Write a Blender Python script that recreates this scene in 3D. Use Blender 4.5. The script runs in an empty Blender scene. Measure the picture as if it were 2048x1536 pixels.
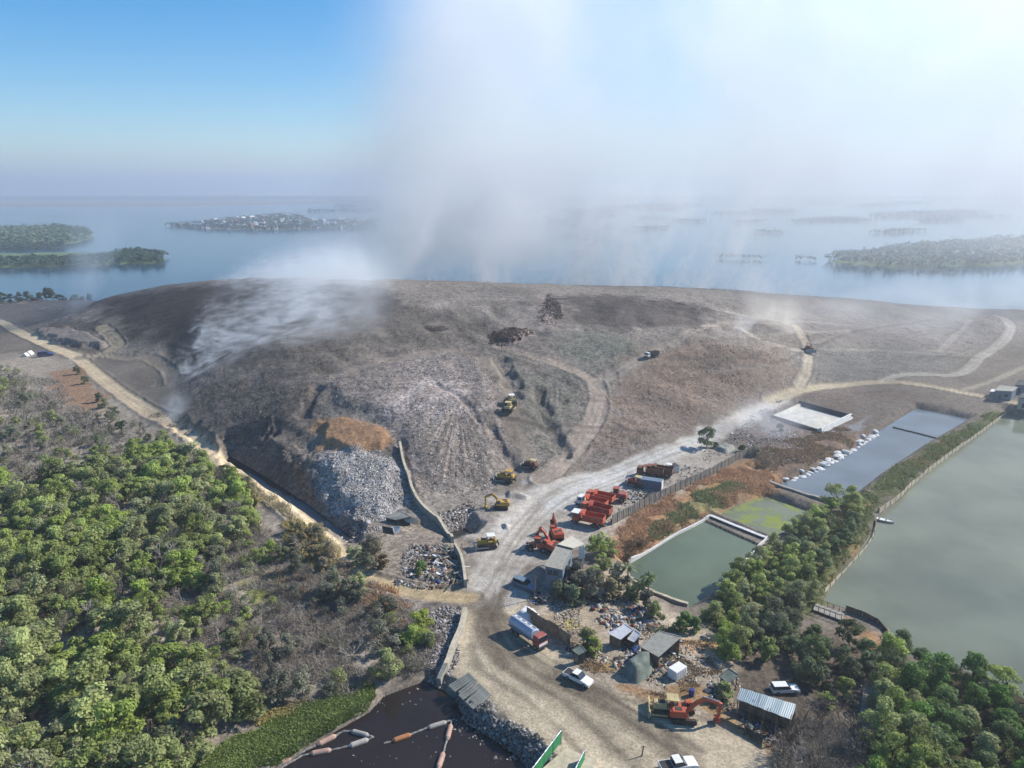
import bpy, bmesh, math, random
import numpy as np
from mathutils import Vector, Matrix
rng = np.random.default_rng(7)
random.seed(7)
R = math.radians
S = bpy.context.scene
COL = S.collection

# ---------------------------------------------------------------- camera (drone, 75 m up, pitched down)
FPX, CU, CV = 1421.0, 1024.0, 768.0
PITCH, CH = R(15.2), 75.0
cp, sp = math.cos(PITCH), math.sin(PITCH)
cam = bpy.data.cameras.new('camera'); cam.sensor_width = 36.0; cam.lens = 36 * FPX / 2048
cam.clip_end = 60000; cam.clip_start = 1.0
co = bpy.data.objects.new('camera', cam); COL.objects.link(co)
co.location = (0, 0, CH); co.rotation_euler = (R(90) - PITCH, 0, 0); S.camera = co

def ray(u, v):
    x = (np.asarray(u, float) - CU) / FPX; y = (CV - np.asarray(v, float)) / FPX
    return x, cp + y * sp, -sp + y * cp
def P(u, v, z=0.0):
    dx, dy, dz = ray(u, v); t = (z - CH) / dz
    return np.stack([dx * t, dy * t, np.zeros_like(t) + z], -1)

# ---------------------------------------------------------------- noise
def _hash(i, j, seed):
    h = (i.astype(np.int64) * 374761393 + j.astype(np.int64) * 668265263 + seed * 974634777) & 0xFFFFFFFF
    h = ((h ^ (h >> 13)) * 1274126177) & 0xFFFFFFFF
    return ((h ^ (h >> 16)) & 0xFFFF) / 65535.0
def vnoise(x, y, seed=0):
    xi = np.floor(x); yi = np.floor(y); fx = x - xi; fy = y - yi
    fx = fx * fx * (3 - 2 * fx); fy = fy * fy * (3 - 2 * fy)
    a = _hash(xi, yi, seed); b = _hash(xi + 1, yi, seed); c = _hash(xi, yi + 1, seed); d = _hash(xi + 1, yi + 1, seed)
    return (a * (1 - fx) + b * fx) * (1 - fy) + (c * (1 - fx) + d * fx) * fy
def fbm(x, y, scale, octv=4, seed=0, gain=0.5):
    s = 0; a = 1.0; t = 0
    for k in range(octv):
        s = s + a * vnoise(x / scale + 17.3 * k, y / scale - 9.1 * k, seed + k); t += a
        a *= gain; scale /= 2.03
    return s / t
def sstep(a, b, x):
    t = np.clip((x - a) / (b - a), 0, 1); return t * t * (3 - 2 * t)

def sdf_poly(poly, x, y):
    """signed distance, positive inside"""
    poly = np.asarray(poly)[:, :2]; n = len(poly)
    d2 = np.full(x.shape, 1e18); ins = np.zeros(x.shape, bool)
    for i in range(n):
        ax, ay = poly[i]; bx, by = poly[(i + 1) % n]
        ex, ey = bx - ax, by - ay; L = ex * ex + ey * ey + 1e-12
        t = np.clip(((x - ax) * ex + (y - ay) * ey) / L, 0, 1)
        d2 = np.minimum(d2, (x - ax - t * ex) ** 2 + (y - ay - t * ey) ** 2)
        c = ((ay > y) != (by > y)) & (x < ex * (y - ay) / (ey + (1e-12 if ey >= 0 else -1e-12)) + ax)
        ins ^= c
    d = np.sqrt(d2); return np.where(ins, d, -d)
def dist_line(pts, x, y):
    """distance to a polyline, signed side offset and arc length"""
    pts = np.asarray(pts)[:, :2]
    best = np.full(x.shape, 1e18); side = np.zeros(x.shape); arc = np.zeros(x.shape); s0 = 0
    for i in range(len(pts) - 1):
        ax, ay = pts[i]; ex, ey = pts[i + 1] - pts[i]; L2 = ex * ex + ey * ey + 1e-12; L = math.sqrt(L2)
        t = np.clip(((x - ax) * ex + (y - ay) * ey) / L2, 0, 1)
        px = x - ax - t * ex; py = y - ay - t * ey; d2 = px * px + py * py
        m = d2 < best; best = np.where(m, d2, best)
        side = np.where(m, (ex * py - ey * px) / L, side); arc = np.where(m, s0 + t * L, arc); s0 += L
    return np.sqrt(best), side, arc
def smooth_line(pts, step=3.0):
    pts = np.asarray(pts, float); out = []
    for i in range(len(pts) - 1):
        p0 = pts[max(i - 1, 0)]; p1 = pts[i]; p2 = pts[i + 1]; p3 = pts[min(i + 2, len(pts) - 1)]
        n = max(1, min(6, int(np.linalg.norm(p2 - p1) / step)))
        for k in range(n):
            t = k / n
            out.append(0.5 * ((2 * p1) + (-p0 + p2) * t + (2 * p0 - 5 * p1 + 4 * p2 - p3) * t * t + (-p0 + 3 * p1 - 3 * p2 + p3) * t ** 3))
    out.append(pts[-1]); return np.array(out)

def lin(h, k=1.0):
    h = h.lstrip('#'); c = np.array([int(h[i:i + 2], 16) / 255 for i in (0, 2, 4)])
    return np.where(c <= .04045, c / 12.92, ((c + .055) / 1.055) ** 2.4) * k

# ---------------------------------------------------------------- terrain heights
WL = -2.5        # ponds, lake and creek
SEA = -3.0
CTRL = []
def cps(z, *uv):
    for u, v in uv: CTRL.append(P(u, v, z))
cps(0, (930, 1190), (1000, 1100), (1100, 1010), (1250, 960), (1380, 892), (1500, 832), (1580, 795), (1000, 1300), (1150, 1400), (1300, 1450),
    (1450, 1500), (1300, 1350), (1200, 1250), (1230, 1040), (1500, 905), (1370, 960), (1060, 1200), (1150, 1160), (1400, 1400), (1180, 1500), (1000, 1400), (860, 1190), (1450, 1330))
cps(0, (160, 718), (300, 818), (420, 905), (520, 975), (620, 1058), (690, 1125), (750, 1165), (40, 662), (0, 640), (760, 1060), (830, 1110), (900, 1130), (-120, 640), (90, 712), (0, 700))
cps(0.5, (1650, 772), (1780, 768), (1900, 778), (2048, 806), (2250, 815), (2000, 770), (1850, 752), (1300, 930), (1130, 975), (1050, 985), (980, 1030), (930, 1060))
cps(-1.3, (0, 800), (150, 850), (300, 950), (0, 950), (150, 1050), (400, 1050), (0, 1200), (250, 1200), (500, 1150), (600, 1200), (0, 1400), (250, 1400),
    (500, 1350), (700, 1300), (800, 1250), (450, 1480), (200, 1600), (-200, 1000), (-300, 1300), (-200, 1600), (-200, 760), (650, 1390), (840, 1330))
cps(-0.6, (1600, 880), (1700, 850), (1560, 940), (1740, 815), (1850, 800), (1640, 905))
cps(-1.4, (1550, 1150), (1480, 1230), (1600, 1300), (1700, 1190), (1500, 1290), (1750, 965), (1850, 905), (1950, 845), (1690, 1050), (1760, 1300), (1710, 1350))
cps(-1.8, (1850, 1420), (2000, 1480), (1800, 1560), (2100, 1600), (1660, 1480), (1900, 1650), (1500, 1600))
# landfill: crest, plateau and front slopes
for u, v, z in [(230, 592, 14), (320, 572, 20), (420, 562, 23.5), (520, 556, 25.5), (620, 557, 26), (700, 560, 26), (870, 562, 26), (980, 567, 25.5), (1080, 571, 25), (1200, 576, 24),
                (1300, 579, 23), (1400, 582, 21.5), (1550, 591, 17.5), (1700, 600, 13), (1850, 612, 8), (1980, 624, 4), (2060, 634, 2),
                (900, 712, 18), (900, 850, 10), (900, 1000, .8), (700, 700, 19), (500, 700, 15), (400, 740, 8.5), (350, 838, 1), (560, 800, 12), (480, 900, 3), (600, 930, 4), (640, 1010, 1.5),
                (620, 860, 7), (760, 900, 7), (800, 1000, 2.2), (620, 760, 15), (1000, 700, 19), (1180, 760, 13), (1200, 850, 5), (1150, 915, 1.2), (1300, 720, 16), (1400, 650, 18.5), (1300, 850, 5), (1400, 800, 6.5),
                (1040, 850, 9), (1000, 930, 2), (1480, 720, 11.5), (1400, 855, 1.2), (1560, 700, 9), (1510, 790, 1.3), (1640, 690, 6.5), (1625, 755, 1), (1600, 650, 11), (1800, 700, 3), (1800, 650, 6.5),
                (1950, 700, 1.5), (1950, 660, 2.6), (1700, 740, 1.8), (1080, 640, 23), (900, 640, 22.5), (700, 640, 22), (550, 640, 20), (400, 650, 14.5), (300, 640, 11.5), (230, 640, 8), (150, 650, 4.5), (110, 625, 4),
                (200, 692, 2.6), (255, 690, 3), (240, 722, .5), (300, 730, 2.2), (345, 700, 5), (335, 770, 2.2), (60, 607, 1.5), (0, 612, .6), (800, 760, 15.5), (960, 760, 15.5), (1100, 800, 11),
                (1700, 640, 9), (1450, 600, 19.5), (700, 800, 12.5), (480, 780, 9.5), (1250, 640, 20.5)]:
    CTRL.append(P(u, v, z))
for x, y, z in [(-420, 505, -1), (-330, 505, -.5), (-230, 490, 2), (-150, 488, 5), (-50, 490, 5), (50, 490, 5), (150, 485, 4), (250, 470, 1), (330, 460, 0), (420, 455, -1), (500, 420, -1), (-500, 430, -1), (-550, 300, -1.4), (-420, 200, -1.4),
                (500, 330, .5), (600, 300, .3), (-300, 80, -1.4), (300, 40, -2), (150, 30, -1.8), (-100, 30, -1.5), (0, 30, -1), (50, 50, -.5), (0, 530, -6), (-200, 530, -6), (-400, 545, -5), (200, 520, -6), (400, 500, -6)]:
    CTRL.append(np.array([x, y, z]))
CTRL = np.array(CTRL)
# thin plate spline through the control heights, sampled on a coarse grid
def _tps(r2): return 0.5 * r2 * np.log(r2 + 1e-9)
_c = CTRL[:, :2] / 100; n = len(_c)
_K = _tps(((_c[:, None] - _c[None]) ** 2).sum(-1)) + 0.012 * np.eye(n)
_Pm = np.c_[np.ones(n), _c]
_A = np.block([[_K, _Pm], [_Pm.T, np.zeros((3, 3))]])
_w = np.linalg.solve(_A, np.r_[CTRL[:, 2], 0, 0, 0])
GX0, GX1, GY0, GY1, GS = -640.0, 700.0, 10.0, 580.0, 2.0
gx = np.arange(GX0, GX1 + .1, GS); gy = np.arange(GY0, GY1 + .1, GS)
GX, GY = np.meshgrid(gx, gy)
def _eval(x, y):
    q = np.c_[x, y] / 100; out = np.empty(len(q))
    for i in range(0, len(q), 20000):
        b = q[i:i + 20000]; r2 = ((b[:, None] - _c[None]) ** 2).sum(-1)
        out[i:i + 20000] = _tps(r2) @ _w[:n] + _w[n] + b @ _w[n + 1:]
    return out
GZ = np.clip(_eval(GX.ravel(), GY.ravel()).reshape(GX.shape), -7, 28)

def bil(G, x, y):
    fx = np.clip((x - GX0) / GS, 0, G.shape[1] - 1.001); fy = np.clip((y - GY0) / GS, 0, G.shape[0] - 1.001)
    i = fx.astype(int); j = fy.astype(int); fx = fx - i; fy = fy - j
    return (G[j, i] * (1 - fx) + G[j, i + 1] * fx) * (1 - fy) + (G[j + 1, i] * (1 - fx) + G[j + 1, i + 1] * fx) * fy
_Hfun = [lambda x, y: bil(GZ, x, y)]
def H(x, y):
    x = np.atleast_1d(np.asarray(x, float)); y = np.atleast_1d(np.asarray(y, float)); return _Hfun[0](x, y)
def on(uv, up=0.0):
    """points of the terrain seen at the picture positions uv"""
    uv = np.atleast_2d(np.asarray(uv, float)); dx, dy, dz = ray(uv[:, 0], uv[:, 1])
    t = np.full(len(uv), 40.0); done = np.zeros(len(uv), bool); lo = t.copy()
    for k in range(420):
        z = CH + dz * t; h = H(dx * t, dy * t) + up
        hit = z < h; done |= hit
        lo = np.where(done, lo, t); t = np.where(done, t, t + np.maximum(0.6, (z - h) * .5))
    hi = t.copy()
    for k in range(18):
        m = (lo + hi) / 2; b = CH + dz * m < H(dx * m, dy * m) + up
        hi = np.where(b, m, hi); lo = np.where(b, lo, m)
    return np.stack([dx * hi, dy * hi, CH + dz * hi], -1)
def at(u, v): return Vector(on([(u, v)])[0])

# ---------------------------------------------------------------- water outlines (picture outlines dropped on the water level)
def Wp(pts, z=WL): return np.array([P(u, v, z) for u, v in pts])
POND_GREEN = Wp([(1258, 1128), (1330, 1080), (1420, 1036), (1530, 1080), (1480, 1130), (1432, 1185), (1375, 1218), (1300, 1190), (1262, 1165)])
POND_ALGAE = Wp([(1440, 1030), (1470, 1012), (1530, 992), (1625, 1026), (1600, 1050), (1545, 1075)])
POND_GREY = Wp([(1545, 975), (1640, 935), (1700, 900), (1770, 855), (1832, 817), (1940, 838), (1850, 890), (1760, 950), (1690, 1005), (1660, 1015)])
LAKE = Wp([(1645, 1205), (1672, 1150), (1712, 1110), (1745, 1062), (1755, 1035), (1800, 1000), (1830, 965), (1900, 912), (1960, 868), (2012, 826), (2090, 842), (2500, 880), (2900, 1100), (3000, 1500),
           (2500, 1560), (2048, 1400), (1990, 1368), (1900, 1330), (1790, 1310), (1775, 1282), (1780, 1262), (1735, 1238)])
CREEK = Wp([(738, 1425), (768, 1392), (850, 1362), (885, 1380), (915, 1400), (930, 1445), (985, 1478), (1040, 1515), (1075, 1560), (1100, 1700), (300, 1700), (480, 1590), (560, 1536), (655, 1472)])
DITCH = Wp([(460, 912), (535, 955), (610, 1004), (658, 1040), (708, 1078), (694, 1087), (640, 1052), (588, 1014), (520, 970), (452, 922)])
POOL = Wp([(897, 1064), (930, 1058), (948, 1066), (938, 1082), (908, 1088)])
WATERS = [('pond_green', POND_GREEN), ('pond_algae', POND_ALGAE), ('pond_grey', POND_GREY), ('lake', LAKE), ('creek', CREEK), ('ditch', DITCH), ('pool', POOL)]
SHORE = np.array([(-900, 440), (-480, 470), (-420, 515), (-330, 515), (-230, 505), (-120, 502), (0, 500), (120, 497), (230, 482), (330, 470), (430, 465), (560, 440), (900, 360), (900, -400), (-900, -400)], float)

# steep-sided benches, heaps, gullies: (outline in the picture, rise in metres, width of the side)
BENCH = [([(628, 842), (690, 828), (760, 850), (790, 880), (768, 902), (700, 905), (640, 892)], 1.5, 2.6),
         ([(628, 922), (660, 908), (760, 902), (800, 930), (806, 1000), (760, 1035), (700, 1025), (645, 990)], .8, 5.0),
         ([(640, 775), (760, 722), (960, 716), (990, 760), (1020, 850), (1036, 925), (980, 975), (900, 990), (836, 975), (800, 880), (740, 830), (650, 815)], 1.2, 6.0),
         ([(980, 690), (985, 668), (1020, 655), (1062, 660), (1066, 672), (1030, 688)], 1.6, 3),
         ([(1078, 640), (1086, 610), (1095, 590), (1110, 598), (1122, 630), (1105, 648)], .3, 4),
         ([(60, 664), (130, 658), (190, 672), (222, 690), (200, 700), (120, 694)], 2.4, 4),
         ([(1008, 985), (1030, 978), (1066, 996), (1055, 1002), (1010, 998)], .9, 1.2),
         ([(1000, 1046), (1022, 1050), (1022, 1062), (1006, 1060)], .8, 1.0),
         ([(1330, 668), (1400, 652), (1440, 690), (1380, 700)], 1.0, 5)]
GULLY = [([(1000, 722), (1018, 752), (1030, 790)], 2.6, 2.0), ([(1075, 780), (1085, 830), (1115, 880), (1128, 905)], 2.4, 2.0), ([(985, 860), (1000, 900), (1030, 935)], 1.6, 1.3),
         ([(632, 778), (624, 800), (606, 830)], 2.0, 1.6), ([(1060, 745), (1150, 772)], .9, 1.0), ([(1075, 800), (1160, 808)], .8, .9),
         ([(345, 838), (450, 905), (530, 952), (610, 1006), (700, 1074)], 2.3, 2.2), ([(870, 770), (920, 800), (960, 850)], .8, .8), ([(800, 885), (830, 985)], .8, .8),
         ([(545, 845), (585, 872), (612, 892)], 1.6, 2.0), ([(790, 1000), (800, 1040), (880, 1060), (930, 1090)], .8, 1.5), ([(1490, 650), (1440, 655)], .8, 1)]
BENCH = [(on(p), h, w) for p, h, w in BENCH]; GULLY = [(smooth_line(on(p)), h, w) for p, h, w in GULLY]
MOUND = on([(60, 640), (110, 690), (200, 706), (250, 712), (340, 760), (352, 832), (448, 893), (540, 945), (615, 995), (710, 1068), (760, 1045), (850, 1030), (930, 1005), (1020, 955), (1090, 950), (1170, 948), (1290, 905), (1400, 850), (1500, 800), (1600, 765), (1780, 755), (1900, 742), (2000, 680), (2040, 640)])
MOUND = np.r_[MOUND, np.array([[330, 470, 0], [100, 500, 0], [-120, 503, 0], [-260, 500, 0], [-330, 480, 0]])]

def shape(x, y, z, detail=True):
    ms = sdf_poly(MOUND, x, y); mm = sstep(-2, 8, ms)
    for poly, h, w in BENCH:
        wob = (fbm(x, y, 7, 3, 3) - .5) * min(7, 2.6 * w * w / (w + .5))
        z = z + h * sstep(0, w, sdf_poly(poly, x, y) + wob)
    for pts, h, w in GULLY:
        d, s, a = dist_line(pts, x, y); d = d + (vnoise(x / 3, y / 3, 5) - .5) * 2.0 * min(w, 1.6)
        z = z - h * .68 * (1 - sstep(w * .3, w * 1.9, d))
    if detail:
        flat = 1 - mm
        z = z + mm * ((fbm(x, y, 22, 4, 11) - .5) * 2.0 + (fbm(x * .3, y, 7, 4, 15) - .5) * 1.1 + (fbm(x, y, 3.2, 3, 21) - .5) * .75 + (vnoise(x / .7, y / .7, 27) - .5) * .16)
        z = z + flat * ((fbm(x, y, 9, 4, 31) - .5) * .28)
    for nm, poly in WATERS:
        lo = poly[:, :2].min(0) - 14; hi = poly[:, :2].max(0) + 14
        m = np.nonzero((x > lo[0]) & (x < hi[0]) & (y > lo[1]) & (y < hi[1]))[0]
        if not len(m): continue
        d = sdf_poly(poly, x[m], y[m]); zz = z[m]; nk = .35 + 1.6 * fbm(x[m], y[m], 5, 3, 13); k = .9 if nm in ('ditch', 'pool', 'creek') else .6
        zz = np.where(d > 0, np.minimum(zz, WL - .12 - .5 * np.minimum(d, 3)), np.where(d > -13, np.clip(zz, np.where(d > -6, WL + .08 + .05 * -d, -9), WL + .22 + k * -d * nk), zz))
        z[m] = zz
    ds = sdf_poly(SHORE, x, y) + (fbm(x, y, 25, 3, 8) - .5) * 10
    z = np.where(ds < 0, np.minimum(z, SEA - .2 + .25 * np.maximum(ds, -12)), np.where(ds < 14, np.minimum(z, SEA + .2 + .9 * ds), z))
    return z
GZ2 = shape(GX.ravel(), GY.ravel(), GZ.ravel().copy(), False).reshape(GX.shape)
_Hfun[0] = lambda x, y: bil(GZ2, x, y)
def Hx(x, y):
    """exact surface height, with the small bumps"""
    x = np.atleast_1d(np.asarray(x, float)); y = np.atleast_1d(np.asarray(y, float)); return shape(x, y, bil(GZ, x, y).copy())
def at(u, v):
    p = on([(u, v)])[0]; return Vector((p[0], p[1], float(Hx(p[0], p[1])[0])))
# ---------------------------------------------------------------- light: sun from the right, sky, air
HAZE_D = 2.9e-4
SUN_EL, SUN_AZ = R(36), R(69)          # azimuth measured from the view direction towards the right
w = bpy.data.worlds.new('World'); S.world = w; w.use_nodes = True
nt = w.node_tree; nt.nodes.clear()
wo = nt.nodes.new('ShaderNodeOutputWorld'); bg = nt.nodes.new('ShaderNodeBackground'); sk = nt.nodes.new('ShaderNodeTexSky')
sk.sky_type = 'NISHITA'; sk.sun_disc = False; sk.sun_elevation = SUN_EL; sk.sun_rotation = SUN_AZ
sk.altitude = 100; sk.air_density = 1.0; sk.dust_density = 0.2; sk.ozone_density = 3.0
hs = nt.nodes.new('ShaderNodeHueSaturation'); hs.inputs['Saturation'].default_value = 1.55
nt.links.new(sk.outputs[0], hs.inputs['Color']); nt.links.new(hs.outputs[0], bg.inputs[0]); nt.links.new(bg.outputs[0], wo.inputs[0])
bg.inputs[1].default_value = 0.100
sl = bpy.data.lights.new('sun', 'SUN'); sl.energy = 4.8; sl.angle = R(.55); sl.color = (1, .955, .885)
so = bpy.data.objects.new('sun', sl); COL.objects.link(so)
sd = Vector((math.sin(SUN_AZ) * math.cos(SUN_EL), math.cos(SUN_AZ) * math.cos(SUN_EL), math.sin(SUN_EL)))
so.rotation_euler = sd.to_track_quat('Z', 'Y').to_euler(); so.location = (300, 0, 300)
S.view_settings.view_transform = "Standard"; S.view_settings.look = "None"; S.view_settings.exposure = 0.70; S.view_settings.gamma = 1.0; S.view_settings.use_curve_mapping = False
c = S.cycles
c.use_denoising = True; c.denoiser = 'OPENIMAGEDENOISE'; c.max_bounces = 8; c.diffuse_bounces = 2; c.glossy_bounces = 2; c.transmission_bounces = 2
c.volume_bounces = 5; c.transparent_max_bounces = 8; c.volume_step_rate = 1.0; c.volume_max_steps = 256; c.sample_clamp_indirect = 4; c.use_adaptive_sampling = True; c.adaptive_threshold = 0.02
c.caustics_reflective = False; c.caustics_refractive = False

# ---------------------------------------------------------------- material helpers
class N:
    def __init__(s, name):
        s.m = bpy.data.materials.new(name); s.m.use_nodes = True; s.t = s.m.node_tree; s.t.nodes.clear()
        s.out = s.t.nodes.new('ShaderNodeOutputMaterial')
    def n(s, typ, **kw):
        nd = s.t.nodes.new(typ)
        for k, v in kw.items(): setattr(nd, k, v)
        return nd
    def l(s, a, b): s.t.links.new(a, b)
    def val(s, sock, v):
        if isinstance(v, bpy.types.NodeSocket): s.l(v, sock)
        elif v is not None: sock.default_value = v
    def math(s, op, a, b=None, c=None, clamp=False):
        nd = s.n('ShaderNodeMath', operation=op); nd.use_clamp = clamp
        s.val(nd.inputs[0], a); s.val(nd.inputs[1], b); s.val(nd.inputs[2], c); return nd.outputs[0]
    def ramp(s, x, a, b, lo=0.0, hi=1.0, smooth=True):
        nd = s.n('ShaderNodeMapRange'); nd.interpolation_type = 'SMOOTHSTEP' if smooth else 'LINEAR'
        s.val(nd.inputs[0], x); s.val(nd.inputs[1], a); s.val(nd.inputs[2], b); s.val(nd.inputs[3], lo); s.val(nd.inputs[4], hi); return nd.outputs[0]
    def noise(s, vec, scale, detail=3, rough=.55, dist=0.0):
        nd = s.n('ShaderNodeTexNoise'); nd.inputs['Scale'].default_value = scale; nd.inputs['Detail'].default_value = detail
        nd.inputs['Roughness'].default_value = rough; nd.inputs['Distortion'].default_value = dist
        if vec is not None: s.l(vec, nd.inputs['Vector'])
        return nd.outputs[0]
    def mixc(s, f, a, b, mode='MIX'):
        nd = s.n('ShaderNodeMix', data_type='RGBA', blend_type=mode)
        s.val(nd.inputs[0], f)
        for k, v in ((6, a), (7, b)):
            if isinstance(v, bpy.types.NodeSocket): s.l(v, nd.inputs[k])
            else: nd.inputs[k].default_value = (*[float(q) for q in v[:3]], 1)
        return nd.outputs[2]
    def bsdf(s, color, rough=.9, bump=None, bstr=.3, bdist=.1, spec=.3, metal=0.0):
        b = s.n('ShaderNodeBsdfPrincipled')
        if isinstance(color, bpy.types.NodeSocket): s.l(color, b.inputs['Base Color'])
        else: b.inputs['Base Color'].default_value = (*[float(q) for q in color[:3]], 1)
        s.val(b.inputs['Roughness'], rough); b.inputs['Specular IOR Level'].default_value = spec; b.inputs['Metallic'].default_value = metal
        if bump is not None:
            bm = s.n('ShaderNodeBump'); bm.inputs['Strength'].default_value = bstr; bm.inputs['Distance'].default_value = bdist
            s.l(bump, bm.inputs['Height']); s.l(bm.outputs[0], b.inputs['Normal'])
        s.l(b.outputs[0], s.out.inputs['Surface']); return b
    def pos(s): return s.n('ShaderNodeNewGeometry').outputs['Position']
    def obj(s): return s.n('ShaderNodeTexCoord').outputs['Object']

def mk_mesh(name, v, f, mat=None, smooth=False, attrs=None):
    """mesh from numpy arrays; f is (n,3) or (n,4) or a list of polygons"""
    me = bpy.data.meshes.new(name)
    v = np.asarray(v, np.float32)
    if isinstance(f, np.ndarray):
        k = f.shape[1]; nf = len(f)
        me.vertices.add(len(v)); me.vertices.foreach_set('co', v.ravel())
        me.loops.add(nf * k); me.loops.foreach_set('vertex_index', f.astype(np.int32).ravel())
        me.polygons.add(nf); me.polygons.foreach_set('loop_start', np.arange(0, nf * k, k, dtype=np.int32))
        me.update(calc_edges=True)
    else:
        me.from_pydata([tuple(map(float, p)) for p in v], [], [tuple(int(i) for i in p) for p in f]); me.update()
    if attrs:
        for k, a in attrs.items():
            a = np.asarray(a, np.float32)
            if a.ndim == 2:
                at_ = me.attributes.new(k, 'FLOAT_COLOR', 'POINT'); at_.data.foreach_set('color', np.c_[a, np.ones(len(a), np.float32)].astype(np.float32).ravel())
            else:
                at_ = me.attributes.new(k, 'FLOAT', 'POINT'); at_.data.foreach_set('value', a.ravel())
    if smooth: me.polygons.foreach_set('use_smooth', np.ones(len(me.polygons), bool))
    if mat: me.materials.append(mat)
    return me
def link(name, me, parent=None, loc=(0, 0, 0), rz=0.0):
    o = bpy.data.objects.new(name, me); COL.objects.link(o); o.location = loc; o.rotation_euler = (0, 0, rz)
    if parent: o.parent = parent
    return o
def tag(o, label=None, cat=None, group=None, kind=None):
    if label: o['label'] = label
    if cat: o['category'] = cat
    if group: o['group'] = group
    if kind: o['kind'] = kind
    return o
def thing(name, label, cat, loc=(0, 0, 0), rz=0.0, group=None):
    o = bpy.data.objects.new(name, None); COL.objects.link(o); o.location = loc; o.rotation_euler = (0, 0, rz); o.empty_display_size = .5
    return tag(o, label, cat, group)

# haze box
n_ = N('haze_air'); pv = n_.n('ShaderNodeVolumePrincipled'); pv.inputs['Color'].default_value = (.75, .80, .87, 1); pv.inputs['Density'].default_value = HAZE_D
pv.inputs['Anisotropy'].default_value = .4
n_.l(pv.outputs[0], n_.out.inputs['Volume'])
x0, x1, y0, y1, z0, z1 = -16000, 16000, -900, 16000, -12, 292
hv = np.array([(x, y, z) for x in (x0, x1) for y in (y0, y1) for z in (z0, z1)], float)
hf = [(0, 1, 3, 2), (4, 6, 7, 5), (0, 4, 5, 1), (2, 3, 7, 6), (0, 2, 6, 4), (1, 5, 7, 3)]
tag(link('haze', mk_mesh('haze', hv, hf, n_.m)), 'pale blue haze hanging over the water and the landfill', 'haze', kind='stuff')
# ---------------------------------------------------------------- the ground: one grid, finer near the camera, split into ground, roads and landfill
vs = np.arange(1660, 640, -1.9); d1 = P(np.full(len(vs), 1024.0), vs, 2.0)[:, 1]; d1 = d1[d1 < 330]
d2 = [d1[-1]]
while d2[-1] < 530: d2.append(d2[-1] + max(.62, .0017 * d2[-1]))
ys = np.r_[np.array([-800, -300, -100, -20, 15, 30, 42, 50, 56, 61]), d1[d1 > 64], d2[1:], 545, 560, 580, 640, 750, 1000, 1500, 2500, 4000, 7000, 11000, 15800]
ss = np.r_[np.array([-60, -20, -8, -4, -2.6, -1.8, -1.4, -1.15, -1.0]), np.arange(-.93, .9301, .00142), np.array([1.0, 1.15, 1.4, 1.8, 2.6, 4, 8, 20, 60])]
NX, NY = len(ss), len(ys)
X = (ss[None, :] * np.maximum(np.abs(ys), 60)[:, None]); Y = np.repeat(ys[:, None], NX, 1)
X = np.clip(X, -15800, 15800)
X = X.ravel(); Y = Y.ravel()
far = (Y > 578) | (np.abs(X) > 695) | (Y < 12)
Z = np.full(X.shape, -7.0); nearm = ~far
Z[nearm] = shape(X[nearm], Y[nearm], bil(GZ, X[nearm], Y[nearm]).copy())
Z[far & (Y < 440) & (np.abs(X) < 900) & (Y > -350)] = -1.4
Z = np.where(far & (X > 690) & (Y < 380) & (Y > 10), -6, Z)

C = np.tile(lin('#8b8073') * .62, (len(X), 1)); ROUGH = np.full(len(X), .35)
ROADM = np.zeros(len(X)); wobx = (fbm(X, Y, 6, 3, 41) - .5); wob2 = fbm(X, Y, 14, 3, 51)
fine = fbm(X, Y, 2.2, 3, 61); blot = fbm(X, Y, 30, 4, 71)
def near_idx(pts, pad):
    lo = pts[:, :2].min(0) - pad; hi = pts[:, :2].max(0) + pad
    return np.nonzero((X > lo[0]) & (X < hi[0]) & (Y > lo[1]) & (Y < hi[1]))[0]
def put(i, m, col, k=.8, rough=None):
    m = np.clip(m, 0, 1)[:, None]; C[i] = C[i] * (1 - m) + lin(col) * k * m
    if rough is not None: ROUGH[i] = ROUGH[i] * (1 - m[:, 0]) + rough * m[:, 0]
def area(px, col, feather=2.0, wob=5.0, k=.62, a=1.0, rough=None, patch=None, pz=None):
    pts = on(px) if pz is None else Wp(px, pz); i = near_idx(pts, feather + wob)
    d = sdf_poly(pts, X[i], Y[i]) + wobx[i] * wob * 2
    m = sstep(-feather, feather, d) * a
    if patch is not None: m = m * sstep(patch - .12, patch + .12, (wob2 * .55 + fine * .45)[i])
    put(i, m, col, k, rough)
def road(px, hw, col, k=.62, a=1.0, rut=True, mask=True, feather=1.0):
    pts = smooth_line(on(px)); i = near_idx(pts, hw + 4)
    d, s, arc = dist_line(pts, X[i], Y[i]); dd = d + wobx[i] * 1.2
    m = 1 - sstep(hw - feather, hw + feather, dd)
    streak = fbm(s * 3.2, arc * .09, 1.0, 3, 77)
    put(i, m * a, col, k, .12)
    if rut: 
        w_ = (1 - sstep(.25, .6, np.abs(np.abs(s) - .95))) * .35 + (streak - .5) * .9
        C[i] *= (1 + (w_ * m * a * .42)[:, None])
    if mask:
        ROADM[i] = np.maximum(ROADM[i], m)
        Z[i] += .30 * np.exp(-((dd - hw - .7) / .55) ** 2) * (.3 + 1.4 * vnoise(arc / 2.5, s * 0 + hw, 7)) * (1 - 0 * m) - .14 * m

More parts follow.
